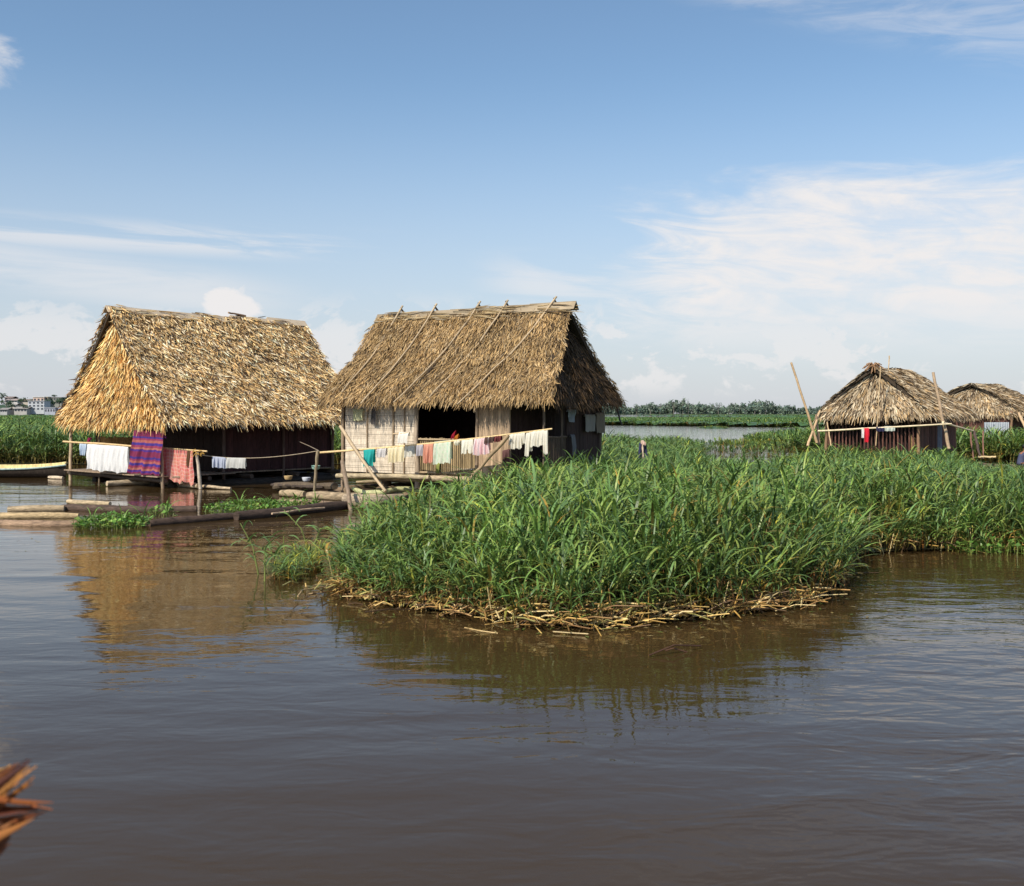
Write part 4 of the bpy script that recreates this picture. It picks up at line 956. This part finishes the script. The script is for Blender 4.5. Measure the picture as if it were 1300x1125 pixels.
mb = MB()      # bits of weed and leaf drifting off the meadow and round the raft
V = []; Fc = []; Cc = []
for k in range(420):
    if k < 260:
        p, tg = along(random.random()*.75); nrm = np.array([-tg[1], tg[0], 0]); q = np.array([p[0], p[1], 0])-nrm*abs(random.gauss(0, .45))
    else: q = G(random.uniform(20, 420), random.uniform(628, 700))
    a = random.uniform(0, 6.28); l = random.uniform(.02, .09); wd = random.uniform(.006, .022); d = np.array([math.cos(a), math.sin(a), 0]); sdv = np.array([-d[1], d[0], 0]); q = q+[0, 0, .008]
    n0 = len(V); V += [q-d*l, q-sdv*wd, q+d*l, q+sdv*wd]; Fc.append([n0, n0+1, n0+2, n0+3]); Cc += [C3(random.choice([(.30, .22, .08), (.12, .08, .04), (.15, .2, .05), (.42, .33, .15)]), .2)]*4
mb.add(V, Fc, Cc); tag(mb.build('drifting_weed', M_LEAF), 'small scraps of weed and leaf drifting off the reed meadow and around the raft logs', 'weed scraps', kind='stuff')
def sticks(name, segs, r, c, label):
    mb = MB()
    for s in segs: tube(mb, [np.array(q, float) for q in s], r, C3(c, .2), 6)
    return tag(mb.build(name, M_BAMBOO), label, 'twig')
sticks('floating_twig', [[G(378, 757, .02), G(384, 749, .06), G(410, 745, .03)], [G(392, 754, .01), G(408, 752, .02)]], .009, (.50, .36, .18), 'pale bent twig floating at the left tip of the reed meadow')
sticks('floating_twig', [[G(824, 832, .02), G(856, 819, .09), G(890, 820, .03)], [G(845, 826, .03), G(855, 823, .05), G(872, 828, .0)]], .008, (.10, .05, .03), 'dark reddish twig floating in front of the dead stems')
sticks('floating_reed', [[G(590, 797, .0), G(610, 801, .012), G(632, 804, .0)]], .007, (.66, .46, .2), 'short yellow stem floating left of the matted dead stems')
sticks('floating_reed', [[G(702, 802, .02), G(747, 805, .02)]], .007, (.66, .50, .24), 'straight pale stem floating just off the middle of the meadow edge')

# ------------------------------------------------------------------ water plants
def floating_plants(cx, cy, rx, ry, n, label, tall=6, ang=0, seed=1):
    rs = random.Random(seed); mb = MB(); V = []; Fc = []; Cc = []
    for k in range(n):
        a = rs.uniform(0, 6.28); r = math.sqrt(rs.random()); x = math.cos(a)*r*rx; y = math.sin(a)*r*ry
        px = cx+x*math.cos(ang)-y*math.sin(ang); py = cy+x*math.sin(ang)+y*math.cos(ang)
        hh = rs.uniform(.03, .30)*(1.1-r*.6); hd = rs.uniform(0, 6.28); d = np.array([math.cos(hd), math.sin(hd), 0]); s = np.array([-d[1], d[0], 0])
        ln = rs.uniform(.06, .13); el = rs.uniform(-.2, .9); dd = d*math.cos(el)+np.array([0, 0, 1])*math.sin(el); b = np.array([px, py, hh])
        c = C3(rs.choice([(.13, .27, .05), (.17, .33, .06), (.10, .2, .04), (.26, .38, .08)]), .2); n0 = len(V)
        V += [b, b+dd*ln*.4+s*ln*.42, b+dd*ln, b+dd*ln*.4-s*ln*.42]; Fc.append([n0, n0+1, n0+2, n0+3]); Cc += [c*.8, c, c*1.15, c]
        n0 = len(V); g = np.array([px, py, 0])+(-d*.04); V += [g-s*.004, g+s*.004, b+s*.004, b-s*.004]; Fc.append([n0, n0+1, n0+2, n0+3]); Cc += [np.array([.2, .25, .05])]*4
    for k in range(tall):
        x = rs.uniform(-rx, rx); y = rs.uniform(-ry, ry)*.7; px = cx+x*math.cos(ang)-y*math.sin(ang); py = cy+x*math.sin(ang)+y*math.cos(ang)
        for _ in range(4):
            hd = rs.uniform(0, 6.28); blade(V, Fc, Cc, [px, py, 0], np.array([math.cos(hd), math.sin(hd), 0]), 1.4, rs.uniform(.5, .85), .028, rs.uniform(.8, 1.8), 6, np.array([.16, .27, .06]), np.array([.22, .36, .08]), rs)
    mb.add(V, Fc, Cc); return tag(mb.build('water_plants', M_LEAF), label, 'water plants')
p = G(143, 668); floating_plants(p[0], p[1], .82, .75, 900, 'round clump of leafy water plants in front of the plaid cloth reflection at the left', 4, .15, 1)
p = G(205, 655); floating_plants(p[0], p[1], .35, .4, 90, 'sparse sprigs of water plants right of the round left clump', 2, 0, 5)
p = G(318, 648); floating_plants(p[0], p[1], 1.15, 1.1, 900, 'wide mat of leafy water plants floating behind the long black timber', 5, .3, 2)
p = G(372, 645); floating_plants(p[0], p[1], .75, .5, 260, 'small patch of water plants beside the short pale log', 2, .3, 3)
p = G(478, 648); floating_plants(p[0], p[1], .7, .8, 200, 'leafy plants growing between the raft logs and the reed meadow', 4, 0, 4)

p = G(1288, 704); floating_plants(p[0]+.1, p[1]+.3, 1.1, .55, 420, 'bright yellow green leafy plants at the water edge of the right reeds', 9, 0, 6)
def sprig(pts, label, seed, hmul=1.0):
    mb = MB(); V = []; Fc = []; Cc = []; rs = random.Random(seed)
    for (x, y, hh, lx) in pts:
        b = G(x, y); top = b+np.array([lx, 0, hh]); m = (b+top)/2+np.array([-lx*.2, 0, .03])
        tube(mb, [b, m, top], [.014, .011, .007], (.22, .27, .07), 5, caps=False)
        for k in range(6):
            a = .25+.75*k/6; q = b*(1-a)**2+2*m*a*(1-a)+top*a*a
            hd = rs.uniform(-.9, .9)+(0 if k % 2 else math.pi); blade(V, Fc, Cc, q, np.array([math.cos(hd), math.sin(hd), 0]), rs.uniform(.5, 1.2), rs.uniform(.3, .5), .035, rs.uniform(.8, 2.0), 6, np.array([.14, .24, .07]), np.array([.2, .33, .1]), rs)
    mb.add(V, Fc, Cc); return tag(mb.build('grass_sprig', M_LEAF), label, 'grass', 'grass sprigs standing in the open water')
sprig([(328, 730, .80, -.28), (336, 738, .5, .0), (365, 728, .55, -.75)], 'tallest grass sprig leaning left in the open water', 3)
sprig([(392, 700, .75, -.45), (400, 698, .4, .1)], 'grass sprig with one long arching stem nearest the reed meadow', 4)
sprig([(360, 712, .42, .0), (350, 725, .35, .05), (345, 705, .3, -.05)], 'short grass sprig between the two taller ones', 5)
mb = MB(); pl = xy((340, 735), (372, 740), (402, 728), (416, 712), (402, 702), (368, 708)); xs, ys = sample(pl, lambda a, b: np.full(len(a), 75.0), 75, 15, 21)
scatter(mb, xs, ys, T_NEAR, rng.uniform(.10, .26, len(xs)), .8, tint=tints(len(xs), .2, .5)); tag(mb.build('shore_grass', M_LEAF), 'thin low grass growing out of the water left of the reed meadow', 'grass', kind='stuff')

# ================================================================== far trees and town
def crown(mb, c, rx, rz, n, leaf, cols, rs, clumps=9):
    cl = []
    for k in range(clumps):
        a = rs.uniform(0, 6.28); r = rs.random()**.5*.75; cl.append((c+np.array([math.cos(a)*r*rx, math.sin(a)*r*rx, rs.uniform(-.55, .7)*rz]), rs.uniform(.35, .55), rs.uniform(.7, 1.25)))
    q = max(1, n//clumps); V = []; Fc = []; Cc = []
    for (cc, rr, br_) in cl:
        for _ in range(q):
            d = unit([rs.gauss(0, 1), rs.gauss(0, 1), rs.gauss(0, 1)])*rs.random()**.4; p = cc+d*np.array([rx*rr, rx*rr, rz*rr])
            a1_ = unit([rs.gauss(0, 1), rs.gauss(0, 1), rs.gauss(0, 1)])*leaf; a2_ = unit(np.cross(a1_, [rs.gauss(0, 1), rs.gauss(0, 1), rs.gauss(0, 1)]))*leaf*.7
            n0 = len(V); V += [p-a1_, p-a2_, p+a1_, p+a2_]; Fc.append([n0, n0+1, n0+2, n0+3]); co = np.array(cols[rs.randrange(len(cols))])*br_*rs.uniform(.8, 1.2); Cc += [co]*4
    mb.add(V, Fc, Cc)
FARG = [(.14, .20, .15), (.10, .155, .135), (.165, .225, .155), (.18, .21, .18)]  # greyed, bluish greens: distance haze put into the leaf colour
TOWNG = [(.05, .10, .06), (.07, .12, .06), (.04, .08, .055), (.09, .14, .07)]
def tree(x, y, z0, h, w, label, cols, seed, name='tree', n=220, palm=False, group=None):
    rs = random.Random(seed); r = empty(name, (x, y, z0), label, 'tree', group); b = np.array([x, y, z0], float)
    mb = MB(); ht = h*(.5 if not palm else .85); tube(mb, [b-[0, 0, .5], b+[w*.03, 0, ht*.5], b+[w*.05, 0, ht], b+[w*.05, 0, h*.8]], [w*.05, w*.04, w*.03, w*.01], (.17, .16, .14), 6)
    for k in range(4):
        a = rs.uniform(0, 6.28); tube(mb, [b+[0, 0, ht*.8], b+[math.cos(a)*w*.3, math.sin(a)*w*.3, h*.8]], [w*.025, w*.008], (.17, .16, .14), 5)
    mb.build('trunk', M_FARLEAF, r, smooth=True); mb = MB(); crown(mb, b+[0, 0, h*.68], w/2, h*.34, n, w*.055, cols, rs); mb.build('crown', M_FARLEAF, r)
    return r
# tree line across the river: one dense belt plus the trees that stand out of it
mb = MB(); rs = random.Random(4); yb = 1500.
for k in range(620):
    px = 700+k*.62+rs.uniform(-2, 2); x = (px-CX)/F*yb; fall = 1 if px < 960 else max(.35, 1-(px-960)/150*.6)
    h = rs.uniform(10, 15)*fall*(1+.25*math.sin(px*.06)+.2*math.sin(px*.17)); y = yb+rs.uniform(-25, 60)
    crown(mb, np.array([x, y, h*.5]), rs.uniform(3, 6), h*.6, 60, 1.5, FARG, rs, 5)
for px in range(-60, 700, 9):
    x = (px-CX)/F*yb; crown(mb, np.array([x+rs.uniform(-4, 4), yb+rs.uniform(0, 80), 4]), 9, 5, 40, 2.2, FARG, rs, 5)
tag(mb.build('far_woodland', M_FARLEAF), 'low hazy belt of woodland along the far bank of the river', 'woodland', kind='stuff')
mb = MB()
vv = []; ff = []
for i in range(160):
    x = -900+i*10; vv += [[x, 1470, -.2], [x, 1485, .8], [x, 1640, 1.2]]
for i in range(159): ff += [[i*3, i*3+3, i*3+4, i*3+1], [i*3+1, i*3+4, i*3+5, i*3+2]]
mb.add(vv, ff, (.10, .13, .09)); o = mb.build('far_bank', M_FARLEAF); o['kind'] = 'structure'
TL = [(808, 14, 12, 'dark bushy tree in the far tree line nearest the shaded gable'), (826, 16, 14, 'second dark bushy tree from the shaded gable in the far tree line'), (838, 17, 10, 'dark rounded tree left of the tallest wide tree across the river'), (855, 21, 15, 'wide flat-topped tree across the river, left one of the tall pair'), (867, 24, 9, 'tallest tree across the river, with a broken layered crown'), (874, 21, 7, 'slim tree close right of the tallest tree across the river'), (905, 15, 10, 'pale loose tree right of the tall pair across the river'), (912, 16, 12, 'rounded tree at the middle of the far tree line'), (926, 14, 9, 'small tree right of the middle of the far tree line'), (958, 12, 16, 'broad low tree in the right part of the far tree line'), (972, 12, 12, 'low tree just left of the bare thin trees across the river'), (990, 17, 3.4, 'bare thin tree sticking up from the right end of the far tree line'), (1006, 14, 3, 'smallest bare thin tree at the right end of the far tree line')]
for i, (px, h, w, lab) in enumerate(TL):
    tree((px-CX)/F*1480, 1480+i % 3, .8, h, w, lab, FARG, 60+i, n=150 if w > 5 else 40, group='trees standing out of the far tree line')
# town on its low hill
TY = 600.
mb = MB(); vv = []; ff = []; cols = []
for j, yy in enumerate((560, 590, 620, 680, 760)):
    for i in range(60):
        x = -420+i*5.2; zz = (0 if j == 0 else (2, 5.0, 6.5, 6.5)[j-1])*(1+.2*math.sin(i*.5)) if j else -.2; vv.append([x, yy, zz]); cols.append([.06, .10, .06])
for j in range(4):
    for i in range(59): ff.append([j*60+i, j*60+i+1, (j+1)*60+i+1, (j+1)*60+i])
mb.add(vv, ff, cols); o = mb.build('hill', M_FARLEAF); o['kind'] = 'structure'
def bld(x0, x1, yt, yb, Y, wc, rc, label, floors=2, flat=True, dep=9, nw=4):
    A = P(x0, yb, Y); B = P(x1, yb, Y); zt = P(x0, yt, Y)[2]; zb = A[2]-2
    r = empty('town_building', ((A[0]+B[0])/2, Y+dep/2, zb), label, 'building', 'buildings of the town on the left horizon')
    mb = MB(); rh = (zt-zb)*(0.0 if flat else .22); box(mb, (A[0], Y, zb), (B[0], Y+dep, zt-rh), wc); mb.build('wall', M_PAINT, r)
    mb = MB()
    if flat: box(mb, (A[0]-.3, Y-.3, zt+.01), (B[0]+.3, Y+dep+.3, zt+.35), rc)
    else:
        z0 = zt-rh+.02; mb.add([[A[0]-.6, Y-.8, z0], [B[0]+.6, Y-.8, z0], [B[0]+.6, Y+dep/2, zt+.1], [A[0]-.6, Y+dep/2, zt+.1], [B[0]+.6, Y+dep+.8, z0], [A[0]-.6, Y+dep+.8, z0]], [[0, 1, 2, 3], [3, 2, 4, 5]], rc)
    mb.build('roof', M_PAINT, r)
    fh = (zt-rh-A[2])/floors; w = (B[0]-A[0])/nw
    for f_ in range(floors):
        for k in range(nw):
            mb = MB(); x = A[0]+w*(k+.5); z = A[2]+fh*(f_+.5); box(mb, (x-w*.26, Y-.08, z-fh*.26), (x+w*.26, Y-.02, z+fh*.24), (.06, .07, .09)); mb.build('window', M_PAINT, r)
WH = (.62, .62, .64); GR = (.30, .32, .34)
bld(35.5, 56, 509.5, 521, 575, (.48, .50, .53), (.42, .42, .44), 'white three-storey building near the middle of the town', 3, True, 8, 4)
bld(42, 56, 504.5, 511, 600, (.60, .45, .38), (.62, .58, .55), 'pinkish building standing above the white three-storey one', 1, True, 8, 3)
bld(60.5, 78, 505, 513, 605, (.27, .27, .24), (.22, .21, .2), 'long grey brown block at the right of the town', 2, True, 9, 5)
bld(57, 60.5, 504.5, 512, 602, (.55, .45, .33), (.5, .42, .3), 'narrow tan tower-like building beside the long grey brown block', 2, True, 5, 1)
bld(18, 34, 516.5, 523, 570, (.42, .40, .38), (.32, .30, .28), 'low grey-roofed house left of the white three-storey building', 1, False, 9, 4)
bld(0, 9, 518, 523.5, 568, (.42, .42, .42), (.28, .26, .25), 'low white house at the left edge of the town', 1, False, 8, 3)
bld(6, 15, 503.5, 508, 640, (.20, .16, .14), (.22, .17, .15), 'small dark house on top of the hill at the left', 1, False, 8, 2)
bld(7, 22, 506.5, 511, 625, (.58, .56, .54), (.40, .33, .30), 'pale house with a broad roof just below the hilltop', 1, False, 8, 4)
bld(24, 36, 507, 510.5, 628, (.50, .44, .38), (.42, .30, .25), 'brownish roofed house between the hilltop and the pinkish building', 1, False, 8, 3)
bld(56.5, 70, 518, 524, 566, (.38, .40, .46), (.34, .36, .40), 'low bluish white building right of the white three-storey one', 1, True, 7, 4)
bld(70.5, 80, 517, 524, 568, (.46, .48, .54), (.33, .34, .38), 'low building at the foot of the hill beside the thatched gable', 1, False, 7, 3)
bld(12, 19, 512.5, 516.5, 595, (.55, .50, .46), (.48, .44, .42), 'small pale house among the trees on the hillside', 1, False, 7, 2)
for i, (px, yb_, h, w, Y, lab) in enumerate(((2, 512, 6.5, 7, 622, 'dark tree at the far left of the town hill'), (27, 514, 4.5, 6, 604, 'left of the two bushy trees on the middle of the town hill'), (36, 514, 4, 5, 606, 'right of the two bushy trees on the middle of the town hill'), (8, 519, 4.5, 7, 583, 'dark bushy tree behind the low white house at the left edge'), (15, 521, 3.5, 5, 576, 'small dark tree between the two low roofed houses'), (61, 517, 4, 7, 590, 'broad dark tree below the long grey brown block'), (68, 517, 4, 6, 592, 'middle dark tree below the long grey brown block'), (75, 517, 4.5, 6, 594, 'right dark tree below the long grey brown block'), (69, 505.5, 2.2, 4, 640, 'tree top showing above the long grey brown block'), (80, 514, 4, 6, 598, 'tree at the right end of the town hill behind the thatch'), (31, 521, 3, 5, 572, 'low bush beside the grey-roofed house'))):
    q = P(px, yb_, Y); tree(q[0], Y, q[2], h, w, lab, TOWNG, 30+i, n=170, group='trees on the town hill')
# reeds piece of dead palm: the ragged bundle at the lower left corner, on the viewer's own boat
r = empty('palm_leaf_bundle', (-1.75, 2.5, 1.15), 'blurred bundle of orange brown dried palm leaves at the bottom left corner', 'palm leaves')
mb = MB(); rs = random.Random(8)
def pleaf(tip, root_, w, c):
    tip = np.array(tip); root_ = np.array(root_); V = []; d = unit(tip-root_); s = unit(np.cross(d, [rs.uniform(-.3, .3), -1, rs.uniform(-.5, .5)])); f = []
    u = np.cross(s, d)
    for k in range(8):
        a = k/7; ww = w*(1-a**2.2)*.5+.001; p = root_+(tip-root_)*a+u*.02*math.sin(a*3); jz = rs.uniform(-.12, .12)*ww; V += [p-s*(ww+jz), p+u*ww*.12, p+s*(ww-jz)]
    for k in range(7): f += [[3*k, 3*k+1, 3*k+4, 3*k+3], [3*k+1, 3*k+2, 3*k+5, 3*k+4]]
    mb.add(V, f, C3(c, .15))
YB = 2.5
for (x, y, rx, ry, w, c) in ((40, 964, -60, 1035, .020, (.10, .03, .02)), (48, 972, -50, 1050, .030, (.44, .19, .05)), (45, 985, -60, 1070, .035, (.40, .15, .03)), (17, 972, -70, 1010, .045, (.62, .31, .08)), (25, 968, -80, 1030, .028, (.30, .10, .03)), (68, 1018, -60, 1000, .030, (.32, .10, .03)), (55, 1024, -80, 1030, .035, (.20, .05, .02)), (60, 1030, -60, 1060, .04, (.34, .10, .03)), (30, 1000, -70, 1060, .04, (.26, .09, .03)), (44, 1038, -80, 1090, .05, (.5, .2, .06)), (30, 1046, -70, 1110, .05, (.25, .08, .03)), (10, 990, -80, 1080, .05, (.14, .05, .02)), (20, 1040, -80, 1120, .06, (.38, .15, .05)), (14, 1062, -60, 1140, .05, (.20, .07, .03)), (4, 1075, -60, 1140, .05, (.33, .12, .04))):
    for q_ in range(4):
        f_ = 0 if q_ == 0 else 1
        pleaf(P(x-f_*rs.uniform(0, 22), y+f_*rs.uniform(-3, 12), YB+rs.uniform(-.06, .06)), P(rx+f_*rs.uniform(-20, 30), ry+f_*rs.uniform(-25, 15), YB+rs.uniform(-.1, .15)), w*(.6 if q_ == 0 else rs.uniform(.2, .5)), np.array(c)*(1 if q_ == 0 else rs.uniform(.35, 1.0)))
mb.build('leaves', M_THATCH, r, smooth=False)
mb = MB(); pole(mb, P(-260, 1080, 2.6), P(0, 1056, 2.55), .035, (.2, .09, .05)); mb.build('binding_pole', M_BAMBOO, r, smooth=True)

# ================================================================== sky, sun, camera
SUN_AZ = math.atan2(-.62, -.78); SUN_EL = math.radians(43)   # azimuth measured from +Y toward +X
sd_ = Vector((math.sin(SUN_AZ)*math.cos(SUN_EL), math.cos(SUN_AZ)*math.cos(SUN_EL), math.sin(SUN_EL)))
lt = bpy.data.lights.new('sun', 'SUN'); lt.energy = 5.0; lt.angle = math.radians(.53); lt.color = (1.0, .91, .76)
lo = bpy.data.objects.new('sun', lt); COL.objects.link(lo); lo.rotation_euler = sd_.to_track_quat('Z', 'Y').to_euler(); lo.location = (-30, -30, 40)
w = bpy.data.worlds.new('World'); S.world = w; w.use_nodes = True; nt = w.node_tree; nt.nodes.clear(); L = nt.links.new
out = N(nt, 'ShaderNodeOutputWorld'); bg = N(nt, 'ShaderNodeBackground'); bg.inputs['Strength'].default_value = .1; L(bg.outputs[0], out.inputs[0])
sky = N(nt, 'ShaderNodeTexSky', sky_type='NISHITA'); sky.sun_disc = False; sky.sun_elevation = SUN_EL; sky.sun_rotation = SUN_AZ; sky.air_density = 1.0; sky.dust_density = .6; sky.ozone_density = 1.5
tc = N(nt, 'ShaderNodeTexCoord'); sp = N(nt, 'ShaderNodeSeparateXYZ'); L(tc.outputs['Generated'], sp.inputs[0])
def M(op, a, b=None, clamp=False):
    n = N(nt, 'ShaderNodeMath', operation=op); n.use_clamp = clamp
    for i, q in enumerate((a, b)):
        if q is None: continue
        if isinstance(q, (int, float)): n.inputs[i].default_value = q
        else: L(q, n.inputs[i])
    return n.outputs[0]
def SS(x, a, b, lo_=0.0, hi_=1.0):
    n = N(nt, 'ShaderNodeMapRange', interpolation_type='SMOOTHSTEP'); n.inputs['From Min'].default_value = a; n.inputs['From Max'].default_value = b
    n.inputs['To Min'].default_value = lo_; n.inputs['To Max'].default_value = hi_; L(x, n.inputs['Value']); return n.outputs['Result']
az = M('ARCTAN2', sp.outputs['X'], sp.outputs['Y']); el = M('ARCSINE', M('ABSOLUTE', sp.outputs['Z']))
def cn(sx, sy, scale, det=6.0, off=0.0, dist=0.0, rough=.6, rot=0.0):
    cb = N(nt, 'ShaderNodeCombineXYZ'); L(M('MULTIPLY', az, sx), cb.inputs[0]); L(M('MULTIPLY', M('ADD', el, M('MULTIPLY', az, rot)), sy), cb.inputs[1]); cb.inputs[2].default_value = off
    n = N(nt, 'ShaderNodeTexNoise', i_Scale=scale, i_Detail=det, i_Distortion=dist, i_Roughness=rough); L(cb.outputs[0], n.inputs['Vector']); return n.outputs['Fac']
def band(x, a, b, c, d): return M('MULTIPLY', SS(x, a, b), SS(x, c, d, 1.0, 0.0))
n1 = cn(1, 3.2, 5.0, 8, 1.7, .6); n2 = cn(1, 5, 9.0, 7, 4.2, .8, .62, .10); n3 = cn(1, 1.6, 16, 7, 8.8, .3, .62); n4 = cn(1, 9, 5, 6, 2.9, .5, .6, .05); n5 = cn(1, 2.4, 11, 8, 6.1, .4, .62, .05)
# broad bank on the right
edge_n = M('MULTIPLY', M('SUBTRACT', n1, .5), .16)
elw = M('ADD', el, edge_n); azw = M('ADD', az, M('MULTIPLY', M('SUBTRACT', n2, .5), .25))
bank = M('MULTIPLY', M('MULTIPLY', SS(azw, .08, .20), M('MULTIPLY', SS(el, .03, .11), SS(elw, .175, .215, 1.0, 0.0))), M('MULTIPLY', SS(n2, .30, .60, .50, 1.0), SS(n5, .34, .56, .55, 1.0)))
# thin streaks
st1 = M('MULTIPLY', M('MULTIPLY', band(el, .135, .15, .155, .175), SS(az, -.08, -.25)), SS(n4, .45, .62))
st2 = M('MULTIPLY', M('MULTIPLY', band(M('ADD', el, M('MULTIPLY', az, .10)), .050, .075, .085, .11), SS(az, -.15, -.30)), SS(n4, .3, .6))
st3 = M('MULTIPLY', M('MULTIPLY', band(M('ADD', el, M('MULTIPLY', az, .30)), .405, .435, .455, .50), SS(az, .0, .2)), SS(n2, .35, .7))
st4 = M('MULTIPLY', M('MULTIPLY', band(M('ADD', el, M('MULTIPLY', az, .12)), .10, .12, .13, .16), band(az, -.05, .02, .15, .25)), SS(n4, .42, .65))
# low cumulus near the horizon
cum = M('MULTIPLY', band(el, .008, .03, .07, .12), SS(n3, .49, .57))
puff_d = M('SQRT', M('ADD', M('POWER', M('MULTIPLY', M('ADD', az, .256), 1.0), 2.0), M('POWER', M('MULTIPLY', M('SUBTRACT', el, .098), 1.5), 2.0)))
puff = SS(M('SUBTRACT', puff_d, M('MULTIPLY', M('SUBTRACT', n3, .5), .08)), .020, .034, 1.0, 0.0)
puff2d = M('SQRT', M('ADD', M('POWER', M('ADD', az, .478), 2.0), M('POWER', M('MULTIPLY', M('SUBTRACT', el, .284), 1.3), 2.0)))
puff2 = SS(M('SUBTRACT', puff2d, M('MULTIPLY', M('SUBTRACT', n3, .5), .08)), .02, .045, 1.0, 0.0)
def mx(a, b): return M('MAXIMUM', a, b)
cl = mx(M('MULTIPLY', bank, 1.0), mx(M('MULTIPLY', st1, .55), mx(M('MULTIPLY', st2, .5), mx(M('MULTIPLY', st3, .35), mx(M('MULTIPLY', st4, .5), mx(M('MULTIPLY', cum, .6), mx(M('MULTIPLY', puff, .95), M('MULTIPLY', puff2, .8))))))))
hz = N(nt, 'ShaderNodeMix', data_type='RGBA'); hz.inputs['B'].default_value = (6.0, 6.2, 7.05, 1)
L(SS(el, -.02, .32, .82, 0.0), hz.inputs['Factor'])
skg = N(nt, 'ShaderNodeMix', data_type='RGBA', blend_type='MULTIPLY'); skg.inputs['Factor'].default_value = 1.0; skg.inputs['B'].default_value = (1.27, 1.39, 1.42, 1)
L(sky.outputs[0], skg.inputs['A']); L(skg.outputs['Result'], hz.inputs['A'])
cm = N(nt, 'ShaderNodeMix', data_type='RGBA'); cm.inputs['B'].default_value = (8.7, 8.45, 8.4, 1); L(cl, cm.inputs['Factor']); L(hz.outputs['Result'], cm.inputs['A']); L(cm.outputs['Result'], bg.inputs['Color'])

cam = bpy.data.cameras.new('camera'); co = bpy.data.objects.new('camera', cam); COL.objects.link(co); S.camera = co
co.location = (0, 0, H); co.rotation_euler = (math.radians(90), 0, 0); cam.sensor_width = 36; cam.lens = F/1300*36; cam.shift_y = -(562.5-HY)/1300
cam.clip_start = .05; cam.clip_end = 20000; cam.dof.use_dof = True; cam.dof.focus_distance = 28; cam.dof.aperture_fstop = 3.2
S.view_settings.view_transform = 'Standard'; S.view_settings.look = 'None'; S.view_settings.exposure = 0
S.render.engine = 'CYCLES'; S.cycles.use_denoising = True; S.cycles.max_bounces = 6; S.cycles.transparent_max_bounces = 4
